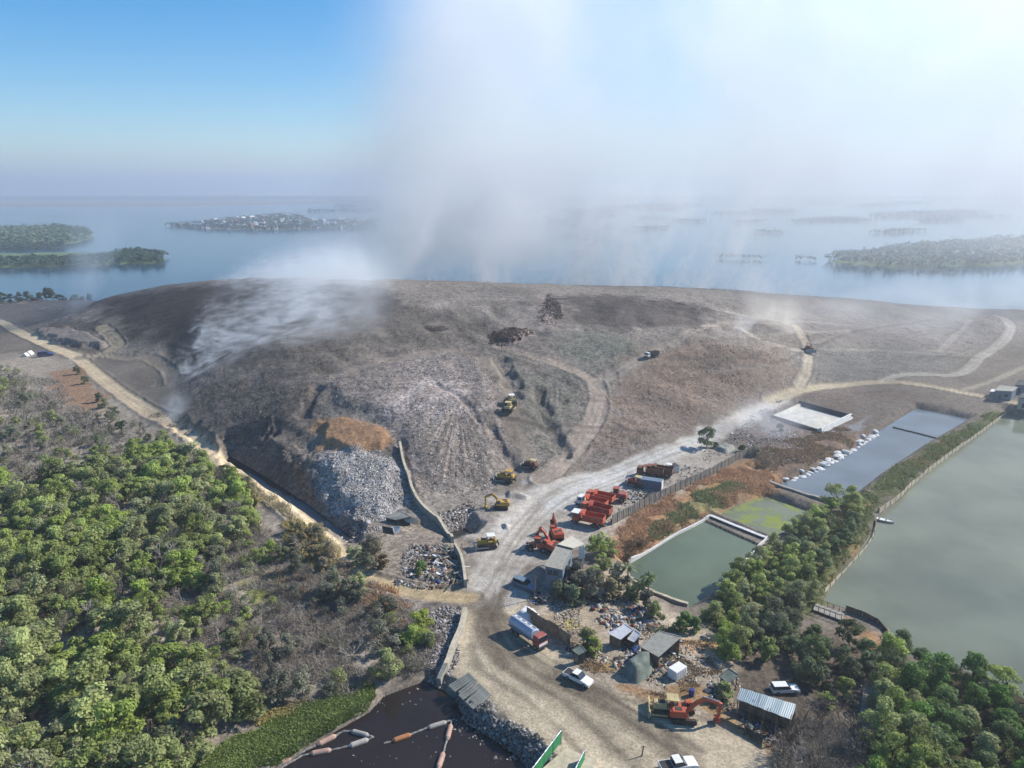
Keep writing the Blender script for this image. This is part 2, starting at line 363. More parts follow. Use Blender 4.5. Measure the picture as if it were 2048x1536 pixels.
ms = sdf_poly(MOUND, X, Y); mm = sstep(-3, 5, ms + wobx * 6)
C = C * (1 - mm[:, None]) + (lin('#8a8177') * .66) * mm[:, None]; ROUGH = np.where(mm > .5, .75, ROUGH)
area([(-60, 700), (150, 720), (300, 830), (470, 960), (620, 1080), (700, 1150), (860, 1230), (900, 1290), (830, 1350), (500, 1450), (400, 1600), (-400, 1700), (-400, 900)], '#a29686', 3, 6, .74, 1, .5)
area([(540, 1100), (690, 1120), (860, 1220), (880, 1270), (800, 1340), (640, 1330), (520, 1220)], '#ab9d90', 4, 9, .7, .8, .6, .48)
area([(560, 1250), (700, 1230), (800, 1300), (700, 1360), (560, 1330)], '#a89a8c', 3, 8, .62, .7, .6, .52)
area([(300, 1180), (400, 1160), (480, 1230), (380, 1320)], '#a49a90', 3, 8, .62, .8, .7, .45)
area([(100, 745), (160, 735), (215, 800), (205, 822), (150, 822), (100, 790)], '#a17f62', 2, 4, .66, .9)
area([(470, 1165), (520, 1140), (570, 1150), (580, 1180), (500, 1195)], '#8d8a45', 2, 4, .62, .9)
area([(600, 1100), (640, 1090), (700, 1120), (690, 1160), (620, 1130)], '#b08560', 2, 4, .6, .7)
# mound: colours of the dumped soil and waste
area([(190, 606), (300, 580), (430, 566), (640, 560), (780, 580), (800, 640), (720, 690), (560, 720), (400, 745), (320, 740), (345, 690), (250, 665), (190, 640)], '#4a3f37', 12, 12, .40, .94, .7)
area([(330, 690), (420, 640), (520, 640), (480, 690), (400, 740), (350, 738)], '#3a3531', 4, 6, .5, .85)
area([(300, 830), (420, 780), (560, 740), (640, 780), (600, 900), (640, 1000), (560, 960), (430, 890)], '#6b625b', 6, 8, .56, .8, .95)
area([(60, 660), (120, 640), (200, 640), (240, 672), (200, 668), (120, 655)], '#4c463f', 4, 5, .55, .8)
area([(130, 690), (225, 700), (200, 708), (110, 702)], '#5a524b', 2, 3, .55, .7)
area([(500, 690), (700, 640), (860, 620), (1000, 640), (960, 700), (800, 710), (640, 760), (520, 770)], '#7a7064', 10, 8, .6, .7)
area([(1100, 590), (1250, 590), (1420, 620), (1420, 650), (1280, 655), (1130, 640)], '#554c46', 10, 12, .56, .85)
area([(1120, 670), (1200, 660), (1290, 690), (1250, 730), (1150, 740)], '#7f7f72', 6, 8, .6, .8)
area([(1240, 730), (1400, 680), (1560, 700), (1600, 750), (1500, 800), (1380, 860), (1230, 910), (1170, 920), (1200, 860)], '#8b7a6c', 6, 9, .62, .9, .6)
area([(1240, 760), (1400, 690), (1540, 710), (1420, 790), (1250, 840)], '#97806f', 5, 12, .62, .6, .6, .5)
area([(640, 770), (760, 724), (900, 712), (990, 745), (1020, 850), (1036, 925), (980, 990), (840, 985), (790, 880)], '#a1948a', 4, 6, .62, .85, 1)
area([(760, 790), (880, 750), (980, 810), (960, 850), (860, 830), (800, 850)], '#b9aba2', 4, 9, .66, .85, 1, .42)
area([(840, 850), (940, 830), (1000, 900), (980, 980), (880, 980)], '#95897c', 4, 7, .62, .6, .8)
area([(628, 842), (690, 828), (760, 850), (790, 880), (768, 902), (700, 905), (640, 892)], '#b08a68', 1.2, 3, .62, 1, .4)
area([(628, 922), (660, 908), (760, 902), (800, 930), (806, 1000), (760, 1035), (700, 1025), (645, 990)], '#bfb8b2', 2.5, 6, .72, 1, 1.0)
area([(650, 790), (740, 790), (770, 840), (690, 826), (640, 830)], '#8d877e', 3, 5, .62, .8, 1)
area([(585, 930), (612, 935), (630, 1000), (600, 975)], '#a5774f', 1.5, 2, .62, .9)
area([(1035, 745), (1150, 740), (1165, 800), (1120, 910), (1080, 900), (1040, 800)], '#77746a', 4, 6, .6, .85, .9)
area([(975, 688), (985, 664), (1020, 655), (1064, 660), (1064, 674), (1030, 692)], '#4b3a33', 1.5, 5, .5, .95, .8, .40)
area([(1076, 642), (1086, 606), (1095, 588), (1112, 598), (1124, 630), (1105, 650)], '#473a35', 1.5, 5, .5, .95, .8, .36)
area([(850, 655), (890, 650), (900, 660), (860, 664)], '#3f3a36', 1.5, 3, .5, .9, .8)
area([(1000, 980), (1030, 976), (1068, 996), (1050, 1003), (1008, 1000)], '#6f5f54', .6, 2, .5, .95, .6)
area([(998, 1044), (1022, 1048), (1024, 1064), (1004, 1062)], '#6d6258', .6, 2, .5, .9, .6)
area([(1490, 590), (1750, 600), (1960, 625), (1950, 680), (1800, 700), (1640, 690), (1500, 650)], '#93897f', 10, 10, .62, .75, .3)
area([(1640, 700), (1800, 690), (1940, 720), (1900, 745), (1700, 760), (1640, 750)], '#85837a', 8, 8, .6, .7, .4)
area([(1540, 800), (1700, 775), (1840, 790), (1840, 815), (1760, 860), (1690, 905), (1560, 960), (1510, 930), (1500, 850)], '#837468', 4, 8, .6, .9, .6)
area([(1540, 900), (1660, 880), (1740, 860), (1640, 930), (1560, 965)], '#94745a', 3, 8, .6, .7, .5, .45)
area([(1690, 850), (1740, 830), (1735, 845), (1715, 862), (1690, 866)], '#a8a8a8', 1, 3, .62, .8, .1)
area([(1740, 870), (1840, 820), (1800, 800), (1700, 800)], '#877f74', 3, 6, .6, .5)
# embankment below the fence
area([(1228, 1062), (1300, 1010), (1400, 955), (1500, 915), (1560, 965), (1540, 990), (1470, 1014), (1420, 1036), (1330, 1080), (1250, 1130), (1215, 1090)], '#b08a66', 2.5, 4, .70, 1, .5)
area([(1320, 1030), (1400, 985), (1470, 960), (1500, 975), (1420, 1030), (1330, 1075)], '#7f8556', 2, 5, .62, .8, .5, .46)
area([(1340, 975), (1440, 925), (1500, 915), (1480, 940), (1350, 1010), (1260, 1050)], '#b08457', 2, 5, .6, .6, .5, .45)
# dikes and shores on the right
area([(1655, 1035), (1760, 960), (1880, 880), (1990, 822), (2018, 828), (1950, 880), (1830, 965), (1757, 1035), (1715, 1110), (1650, 1205), (1600, 1240), (1440, 1290), (1400, 1220), (1440, 1190)], '#6d7048', 2, 4, .55, 1, .6)
area([(1655, 1180), (1710, 1105), (1745, 1050), (1735, 1085), (1680, 1160)], '#b18a62', 1.5, 3, .6, .8, .5, .45)
area([(1690, 1020), (1720, 1000), (1740, 1012), (1710, 1035)], '#b39068', 1, 2, .6, .8)
area([(1700, 1240), (1775, 1270), (1765, 1305), (1740, 1320), (1720, 1280)], '#b98a5c', 1.5, 3, .6, .85, .5)
area([(1380, 1290), (1560, 1250), (1760, 1290), (1760, 1400), (1740, 1600), (1540, 1600), (1480, 1500), (1430, 1400)], '#75685a', 3, 6, .58, .9, .5)
area([(1760, 1340), (1950, 1345), (2100, 1400), (2600, 1560), (2400, 1800), (1740, 1700)], '#54513c', 3, 5, .5, 1, .6)
area([(1725, 1335), (1760, 1340), (1745, 1440), (1725, 1470)], '#8f8d8a', 1, 2, .6, .9)
# the working yard and the road through the site
area([(925, 1205), (1000, 1180), (1070, 1150), (1160, 1100), (1240, 1050), (1500, 905), (1420, 880), (1300, 930), (1100, 965), (960, 985), (840, 1010), (930, 1100)], '#ada396', 3, 4, .72, .9, .25)
area([(840, 1000), (960, 985), (1010, 1010), (960, 1060), (900, 1050)], '#8e857a', 3, 5, .6, .8, .8)
area([(760, 1060), (850, 1050), (930, 1090), (930, 1180), (840, 1180), (760, 1160), (700, 1100)], '#9a8c7c', 3, 5, .62, .8, .8)
area([(1060, 1210), (1180, 1130), (1260, 1160), (1360, 1240), (1440, 1290), (1470, 1400), (1580, 1480), (1600, 1600), (1000, 1600), (1040, 1300)], '#b0a18c', 3, 5, .84, .9, .4)
YARD = [(930, 1200), (925, 1240), (900, 1330), (905, 1385), (985, 1400), (1010, 1440), (1075, 1490), (1110, 1540), (1130, 1620), (1560, 1620), (1520, 1500), (1440, 1440), (1320, 1420), (1240, 1385), (1180, 1370), (1110, 1310), (1030, 1262), (1050, 1205), (1020, 1180)]
area(YARD, '#c3b398', 1.6, 3, .88, 1, .12)
i = near_idx(on(YARD), 2); m = sstep(0, 1.5, sdf_poly(on(YARD), X[i], Y[i])); ROADM[i] = np.maximum(ROADM[i], m)
MAIN = [(925, 1205), (955, 1120), (1000, 1050), (1040, 985), (1075, 962), (1110, 960), (1180, 953), (1280, 915), (1390, 865), (1490, 815), (1560, 785), (1590, 790), (1530, 825), (1450, 880), (1400, 905), (1330, 935), (1240, 972), (1150, 1010), (1085, 1065), (1050, 1120), (1050, 1200), (990, 1215)]
area(MAIN, '#b9b1a5', 1.6, 3, .80, 1, .1)
i = near_idx(on(MAIN), 2); m = sstep(0, 1.5, sdf_poly(on(MAIN), X[i], Y[i])); ROADM[i] = np.maximum(ROADM[i], m)
area([(1080, 1000), (1180, 955), (1300, 910), (1400, 865), (1450, 850), (1420, 890), (1320, 930), (1180, 985), (1100, 1030)], '#c2bfb8', 2, 3, .80, .8, .08)
area([(1040, 952), (1075, 948), (1065, 965), (1045, 972)], '#b9b6b8', .6, 1, .62, .8, .05)
area([(1080, 1240), (1130, 1210), (1190, 1215), (1230, 1245), (1190, 1290), (1130, 1290)], '#b8a58a', 1.5, 3, .62, .9, .2)
area([(1125, 1238), (1150, 1235), (1160, 1250), (1135, 1256)], '#c8b455', .5, 1, .62, .8)
area([(1310, 1370), (1380, 1372), (1440, 1400), (1420, 1412), (1350, 1392)], '#b58f5c', 1, 2.5, .62, .8, .4)
area([(1165, 1320), (1230, 1330), (1240, 1345), (1180, 1345)], '#c09a5e', 1, 2, .62, .8, .4)
area([(1225, 1362), (1290, 1375), (1330, 1400), (1290, 1400), (1230, 1378)], '#b98d60', 1, 2, .62, .8, .4)
area([(1365, 1280), (1435, 1285), (1440, 1300), (1375, 1303)], '#c09665', 1, 2, .62, .8, .4)
area([(1400, 1405), (1470, 1440), (1560, 1500), (1540, 1510), (1440, 1450)], '#bd9866', 1, 2.5, .62, .8, .4)
area([(905, 1395), (985, 1405), (1010, 1445), (1075, 1492), (1105, 1530), (1060, 1540), (1000, 1490), (930, 1450)], '#77736c', 1.5, 3, .58, .95, 1)
area([(960, 1225), (930, 1215), (900, 1200), (960, 1195), (1000, 1230), (985, 1260)], '#7e6d5b', 1.5, 4, .6, .7, .3)
for px in ([(985, 1230), (1030, 1290), (1100, 1345), (1200, 1400), (1300, 1470), (1400, 1560)], [(960, 1230), (985, 1290), (1060, 1360), (1160, 1420), (1240, 1500), (1330, 1580)], [(1100, 1350), (1180, 1385), (1260, 1440), (1380, 1520)]):
    road(px, 1.7, '#6f6455', .6, .52, True, False, 1.7)
for px in ([(1000, 1190), (965, 1225), (975, 1270), (1010, 1330)], [(1010, 1180), (1000, 1215), (988, 1240), (1000, 1275)]):
    road(px, .9, '#6f6354', .6, .6, True, False, .6)
for k_, (px, a_) in enumerate([([(990, 1180), (985, 1240), (1015, 1300), (1090, 1355), (1200, 1410), (1330, 1490)], .5), ([(1005, 1170), (1000, 1235), (1035, 1290), (1110, 1340), (1220, 1395), (1350, 1470)], .5), ([(950, 1240), (970, 1300), (1030, 1350), (1120, 1400), (1200, 1470), (1290, 1560)], .45), ([(940, 1290), (960, 1340), (1040, 1390), (1110, 1450), (1170, 1520)], .35),
    ([(1010, 1230), (1060, 1290), (1150, 1350), (1260, 1420), (1400, 1500)], .4), ([(1060, 1130), (1010, 1180), (985, 1230)], .5), ([(1080, 1010), (1020, 1090), (985, 1160), (960, 1200)], .45), ([(1300, 940), (1180, 985), (1100, 1040), (1040, 1110), (1000, 1180)], .4), ([(1420, 885), (1250, 950), (1130, 1000), (1060, 1060), (1000, 1140)], .35), ([(1380, 880), (1240, 935), (1120, 975), (1030, 1050), (960, 1150)], .35), ([(1240, 1400), (1330, 1410), (1430, 1450)], .3), ([(1160, 1375), (1260, 1400), (1320, 1450), (1360, 1540)], .35)]):
    road(px, .55, '#75695a', .62, a_, False, False, .45)
    road([(u + 9, v + 4) for u, v in px], .4, '#8a7d6c', .62, a_ * .8, False, False, .4)
# named roads and tracks
road([(-60, 625), (0, 642), (40, 664), (100, 692), (160, 718), (230, 775), (300, 822), (345, 850), (400, 887), (480, 947), (535, 984), (600, 1034), (645, 1072), (672, 1102), (694, 1140)], 2.7, '#c6b292', .82)
road([(-160, 602), (0, 610), (60, 603), (140, 592), (190, 584)], 2.2, '#c3b7a4', .6)
road([(155, 716), (195, 712), (225, 700), (238, 690), (222, 668), (205, 655)], 3.0, '#a39781', .6)
road([(200, 708), (260, 716), (300, 716), (335, 735), (345, 760)], 2.6, '#a29482', .6)
area([(270, 720), (330, 700), (350, 740), (345, 780), (310, 790), (290, 750)], '#978a77', 2, 4, .6, .8, .3)
road([(700, 1140), (750, 1163), (800, 1176), (860, 1188), (940, 1194)], 2.2, '#c8b18a', .62)
road([(1540, 802), (1620, 776), (1700, 768), (1780, 764), (1850, 770), (1930, 785), (2010, 800), (2048, 808), (2200, 836), (2400, 870)], 2.6, '#c4b498', .62)
road([(1770, 760), (1800, 750), (1850, 748), (1905, 750), (1940, 738), (1962, 715), (2000, 690), (2022, 662), (2016, 642), (1990, 630), (1930, 622)], 2.4, '#bdb5a6', .6, .8)
road([(1990, 632), (2048, 640), (2200, 660)], 2, '#a8a296', .6, .6)
road([(1600, 772), (1614, 740), (1617, 700), (1606, 672), (1590, 650), (1570, 645)], 2.0, '#b9ac97', .62, .9)
road([(1085, 960), (1110, 942), (1150, 900), (1185, 850), (1200, 800), (1188, 760), (1150, 738), (1090, 718), (1040, 704), (1000, 694)], 2.7, '#a8998a', .62)
road([(1195, 768), (1250, 736), (1310, 706), (1370, 670), (1425, 649), (1480, 645), (1570, 647)], 2.2, '#9c9184', .62, .9)
road([(1050, 950), (1035, 880), (1012, 800), (988, 745), (960, 716), (900, 706), (800, 716), (700, 746)], 2.8, '#9c8f80', .62, .8, True, False)
road([(995, 694), (1040, 680), (1070, 660), (1092, 650), (1100, 620), (1082, 600), (1088, 582)], 2.2, '#a3948a', .62, .8, True, False)
for px, cc, a_ in (([(1480, 655), (1520, 680), (1590, 700), (1617, 702)], '#b5aa9a', .8), ([(1640, 698), (1760, 700), (1900, 712)], '#aaa294', .6), ([(1430, 620), (1500, 634), (1600, 642), (1700, 650)], '#ada69a', .6), ([(1880, 702), (1915, 665), (1940, 640)], '#b0a99c', .6),
                  ([(1545, 670), (1590, 660), (1640, 665), (1700, 662)], '#b2a89a', .6), ([(560, 770), (660, 740), (760, 705), (830, 690)], '#958979', .5), ([(600, 810), (606, 850), (560, 880), (540, 900)], '#8f857b', .5), ([(1195, 850), (1160, 905), (1120, 945)], '#b8aa98', .6),
                  ([(1930, 780), (1990, 760), (2048, 735), (2150, 700)], '#b3a894', .8), ([(330, 740), (350, 790), (340, 810)], '#aa9c8c', .6)):
    road(px, 1.3, cc, .62, a_, True, False, .9)
rt = np.random.default_rng(77)
for k_ in range(64):
    u0 = rt.uniform(420, 1900); v0 = rt.uniform(600, 880) if u0 < 1450 else rt.uniform(610, 745); ln_ = rt.uniform(50, 190); an = rt.normal(-.12, .35); cv = rt.normal(0, .25)
    px = [(u0 + ln_ * t * math.cos(an + cv * t), v0 + ln_ * .45 * t * math.sin(an + cv * t)) for t in (0, .35, .7, 1)]
    if u0 < 700 and v0 > 800 or any(v < 596 + .02 * u for u, v in px): continue
    dk = rt.random() < .5; road(px, rt.uniform(.4, 1.1), '#5b534b' if dk else '#a59b8d', .6, rt.uniform(.3, .6), False, False, .6)
    if k_ % 3 == 0: road([(u + 6, v + 5) for u, v in px], .4, '#4f4841', .6, .45, False, False, .5)
# bulldozer pushes down the front slopes: streaks along the fall line
def streaks(px, cx, cv, amt):
    pts = on(px); i = near_idx(pts, 2); q = on([(cx, cv)])[0]
    d = sstep(0, 8, sdf_poly(pts, X[i], Y[i])); ang = np.arctan2(Y[i] - q[1], X[i] - q[0]); rr = np.hypot(X[i] - q[0], Y[i] - q[1])
    s_ = fbm(ang * 38, rr * .05, 1.0, 3, 91); C[i] *= (1 + (s_ - .5) * amt * d)[:, None]; Z[i] += (s_ - .5) * d * amt * .55
streaks([(830, 800), (960, 780), (1020, 850), (1036, 925), (980, 990), (840, 985)], 915, 800, .9)
streaks([(1040, 760), (1160, 760), (1170, 830), (1110, 900), (1060, 880)], 1110, 700, .7)
streaks([(1240, 730), (1400, 680), (1580, 700), (1500, 800), (1380, 860), (1200, 910)], 1700, 200, 1.0)
streaks([(500, 700), (860, 600), (1300, 600), (1600, 620), (1500, 690), (900, 705), (640, 765)], 1500, 1400, 1.2)
streaks([(760, 770), (840, 760), (880, 960), (820, 960)], 800, 700, .6)
C *= (0.62 + .76 * blot)[:, None] * (.86 + .28 * fine)[:, None]
C = np.clip(C, .01, .9)
ROUGH = np.clip(ROUGH * (.6 + .8 * wob2), 0, 1)

g = N('earth_and_waste')
ca = g.n('ShaderNodeAttribute', attribute_name='Col').outputs['Color']; ra = g.n('ShaderNodeAttribute', attribute_name='rough').outputs['Fac']
ps = g.pos()
n1 = g.noise(ps, 2.6, 3, .7); n2 = g.noise(ps, .55, 3, .6)
vo = g.n('ShaderNodeTexVoronoi'); vo.inputs['Scale'].default_value = 1.5; g.l(ps, vo.inputs['Vector'])
sepv = g.n('ShaderNodeSeparateColor'); g.l(vo.outputs['Color'], sepv.inputs[0])
f1 = g.ramp(n1, .25, .75, .70, 1.30); f2 = g.ramp(n2, .3, .7, .88, 1.12)
cell = g.ramp(sepv.outputs[0], .0, 1, .50, 1.55, False)
cellm = g.math('ADD', g.math('MULTIPLY', g.math('SUBTRACT', cell, 1.0), ra), 1.0)
fac = g.math('MULTIPLY', g.math('MULTIPLY', f1, f2), cellm)
vm = g.n('ShaderNodeVectorMath', operation='SCALE'); g.l(ca, vm.inputs[0]); g.l(fac, vm.inputs['Scale'])
hb = g.math('ADD', g.math('MULTIPLY', n1, .5), g.math('MULTIPLY', g.math('MULTIPLY', sepv.outputs[1], ra), 1.0))
g.bsdf(vm.outputs[0], .95, hb, .55, .35, .1)
ii = np.arange(NX * NY).reshape(NY, NX)
F = np.stack([ii[:-1, :-1], ii[:-1, 1:], ii[1:, 1:], ii[1:, :-1]], -1).reshape(-1, 4)
V = np.stack([X, Y, Z], -1)
fr = ROADM[F].mean(1) > .5; fm = (~fr) & (mm[F].mean(1) > .5)
def sub(name, sel, **kw):
    f = F[sel]; u, inv = np.unique(f, return_inverse=True)
    me = mk_mesh(name, V[u], inv.reshape(-1, 4), g.m, True, {'Col': C[u], 'rough': ROUGH[u]})
    o = link(name, me); tag(o, **kw); return o
sub('ground', ~(fr | fm), label='bare grey brown earth between the ponds, woodland and roads', kind='structure')
sub('dirt_road', fr, label='pale tan dirt roads and yard with tyre tracks', kind='structure')
sub('landfill_hill', fm, label='broad grey brown landfill mound with terraced slopes', kind='structure')

# ---------------------------------------------------------------- water
def water_mat(name, col, rough=.06, ripple=.05, scale=1.2, patch=None, ior=1.33, spec=.5):
    q = N(name); p = q.pos(); nn = q.noise(p, scale, 3, .6); big = q.noise(p, .05, 3, .5)
    base = q.mixc(q.ramp(big, .3, .7), lin(col, .75), lin(col, 1.1))
    rr = rough
    if patch:
        pc, ps_, lo, hi = patch; mk = q.ramp(q.noise(p, ps_, 4, .65, .4), lo, hi)
        base = q.mixc(mk, base, lin(pc, .7)); rr = q.ramp(mk, 0, 1, rough, .8)
    b = q.bsdf(base, rr, nn, ripple, .1, .35 if name in ('green_pond', 'fishpond', 'algae_pond') else spec); b.inputs['IOR'].default_value = ior
    return q.m
def water(name, poly, z, mat, label, grow=1.0):
    poly = np.asarray(poly); c0 = poly[:, :2].mean(0)
    bm = bmesh.new(); vv = [bm.verts.new((*(c0 + (p[:2] - c0) * 1.0), z)) for p in poly]; f = bm.faces.new(vv)
    if f.normal.z < 0: f.normal_flip()
    bmesh.ops.triangulate(bm, faces=[f]); bm.normal_update()
    me = bpy.data.meshes.new(name); bm.to_mesh(me); bm.free(); me.materials.append(mat)
    for pl in me.polygons:
        if pl.normal.z < 0: me.flip_normals(); break
    return tag(link(name, me), label, kind='structure')
def swell(poly, d):
    poly = np.asarray(poly)[:, :2]; n = len(poly); out = []
    a = sum(poly[i][0] * poly[(i + 1) % n][1] - poly[(i + 1) % n][0] * poly[i][1] for i in range(n)); sg = 1 if a > 0 else -1
    for i in range(n):
        e1 = poly[i] - poly[i - 1]; e2 = poly[(i + 1) % n] - poly[i]
        n1 = np.array([e1[1], -e1[0]]) / (np.linalg.norm(e1) + 1e-9) * sg; n2 = np.array([e2[1], -e2[0]]) / (np.linalg.norm(e2) + 1e-9) * sg
        m = n1 + n2; m = m / (np.linalg.norm(m) + 1e-9); out.append(poly[i] + m * d)
    return out
WT = {'pond_green': ('pond_water', water_mat('green_pond', '#606b57', .07, .03), 'dull green treatment pond nearest the sheds'),
      'pond_algae': ('pond_water', water_mat('algae_pond', '#71765f', .1, .03, patch=('#8e9a4c', .16, .45, .60)), 'shallow pond patched with bright green algae'),
      'pond_grey': ('pond_water', water_mat('grey_pond', '#616b73', .05, .03), 'long blue grey pond beside the white sandbags'),
      'lake': ('lake_water', water_mat('fishpond', '#6f7361', .09, .04), 'wide murky grey green fishpond along the dike'),
      'creek': ('creek_water', water_mat('black_water', '#2b2523', .12, .05), 'black brown creek water between the floating booms'),
      'ditch': ('ditch_water', water_mat('ditch_water', '#1d2226', .1, .04), 'dark leachate ditch at the foot of the landfill'),
      'pool': ('ditch_water', water_mat('pool_water', '#333433', .1, .04), 'small dark pool beside the retaining wall')}
for k, poly in WATERS:
    nm, mt, lb = WT[k]; water(nm, swell(poly, .9), WL, mt, lb)
sm = water_mat('sea', '#2a4452', .15, .25, .12)
water('sea_water', np.array([(-15700, 430), (15700, 430), (15700, 15700), (-15700, 15700)]), SEA, sm, 'open blue grey bay water reaching to the horizon')
# ---------------------------------------------------------------- smoke: volumes over the landfill
def smoke_obj(name, lo, hi, build, color, label, aniso=.35, absorb=None, step=1.0):
    q = N(name + '_volume'); p = q.pos(); sep = q.n('ShaderNodeSeparateXYZ'); q.l(p, sep.inputs[0])
    dens = build(q, p, *sep.outputs)
    pv = q.n('ShaderNodeVolumePrincipled'); pv.inputs['Color'].default_value = (*color, 1); pv.inputs['Anisotropy'].default_value = aniso
    q.l(dens, pv.inputs['Density']); q.l(pv.outputs[0], q.out.inputs['Volume'])
    q.m.cycles.volume_step_rate = step
    c0 = (np.array(lo) + np.array(hi)) / 2; h = (np.array(hi) - np.array(lo)) / 2
    v = np.array([(a * h[0], b * h[1], c_ * h[2]) for a in (-1, 1) for b in (-1, 1) for c_ in (-1, 1)])
    o = link(name, mk_mesh(name, v, [(0, 1, 3, 2), (4, 6, 7, 5), (0, 4, 5, 1), (2, 3, 7, 6), (0, 2, 6, 4), (1, 5, 7, 3)], q.m), loc=c0)
    return tag(o, label, kind='stuff')
def scaled(q, p, s, off=(0, 0, 0)):
    m = q.n('ShaderNodeMapping'); q.l(p, m.inputs[0]); m.inputs['Scale'].default_value = s; m.inputs['Location'].default_value = off; return m.outputs[0]
def bell(q, x, c_, r0, r1):
    return q.ramp(q.math('ABSOLUTE', q.math('SUBTRACT', x, c_)), r0, r1, 1, 0)
GREY = (.93, .95, 1.0)

def main_plume(q, p, x, y, z):
    big = q.noise(scaled(q, p, (.011, .009, .010)), 1.0, 3, .55, .6)
    med = q.noise(scaled(q, p, (.03, .03, .027)), 1.0, 3, .55, .4)
    xl = q.math('ADD', q.math('MULTIPLY_ADD', z, .30, -236.0), q.math('MULTIPLY', big, 90.0))
    e = q.ramp(q.math('SUBTRACT', x, xl), 0, 85)
    right = q.ramp(x, 60, 240)
    col = q.math('MULTIPLY_ADD', q.ramp(x, -20, 110, 1, 0), q.ramp(z, 20, 150, 1.0, .55), .0)     # the dense column itself
    lift = q.ramp(z, 15, 120, .42, 1.0)
    amt = q.math('ADD', q.math('MULTIPLY', col, .0080), q.math('MULTIPLY', lift, q.math('MULTIPLY_ADD', right, .0026, .0024)))
    f = q.math('MULTIPLY', q.ramp(big, .3, .7, .5, 1.35), q.ramp(med, .3, .7, .65, 1.35))
    d = q.math('MULTIPLY', q.math('MULTIPLY', e, amt), q.math('MULTIPLY', f, bell(q, y, 650.0, 110, 178)))
    d = q.math('MULTIPLY', d, q.math('MULTIPLY', q.ramp(x, 600, 740, 1, 0), q.ramp(z, 235, 275, 1, 0)))
    return q.math('MULTIPLY', d, q.ramp(z, 4, 26))
smoke_obj('smoke', (-215, 470, -2), (745, 830, 277), main_plume, (.97, .955, .935), 'huge grey white smoke plume rising behind the landfill crest', .22, step=1.3)

def crest_wisps(q, p, x, y, z):
    cx = q.n('ShaderNodeCombineXYZ'); warp = q.noise(scaled(q, p, (.022, .022, .018)), 1.0, 3, .6)
    lean = q.math('MULTIPLY_ADD', z, -.38, q.math('MULTIPLY_ADD', warp, 60.0, x)); q.l(q.math('MULTIPLY', lean, .040), cx.inputs[0]); q.l(q.math('MULTIPLY', z, .009), cx.inputs[1]); q.l(q.math('MULTIPLY', y, .02), cx.inputs[2])
    src = q.ramp(q.noise(cx.outputs[0], 1.0, 3, .6), .42, .68)
    tex = q.ramp(q.noise(scaled(q, p, (.075, .075, .06)), 1.0, 5, .68, 2.4), .30, .72)
    h = q.math('POWER', 2.718, q.math('MULTIPLY', q.math('MAXIMUM', q.math('SUBTRACT', z, 18.0), 0.0), -.030))
    d = q.math('MULTIPLY', q.math('MULTIPLY', q.math('MULTIPLY', src, tex), q.math('MULTIPLY', h, q.ramp(z, 70, 97, 1, 0))), q.math('MULTIPLY', q.math('MULTIPLY', q.ramp(x, -96, -50), q.ramp(x, 120, 235, 1, 0)), bell(q, y, 455.0, 8, 27)))
    return q.math('MULTIPLY', q.math('MULTIPLY', d, .20), q.ramp(z, 6, 20))
smoke_obj('smoke', (-100, 427, 4), (240, 483, 98), crest_wisps, (1.0, .985, .965), 'white wisps of smoke curling up along the landfill crest', .4)

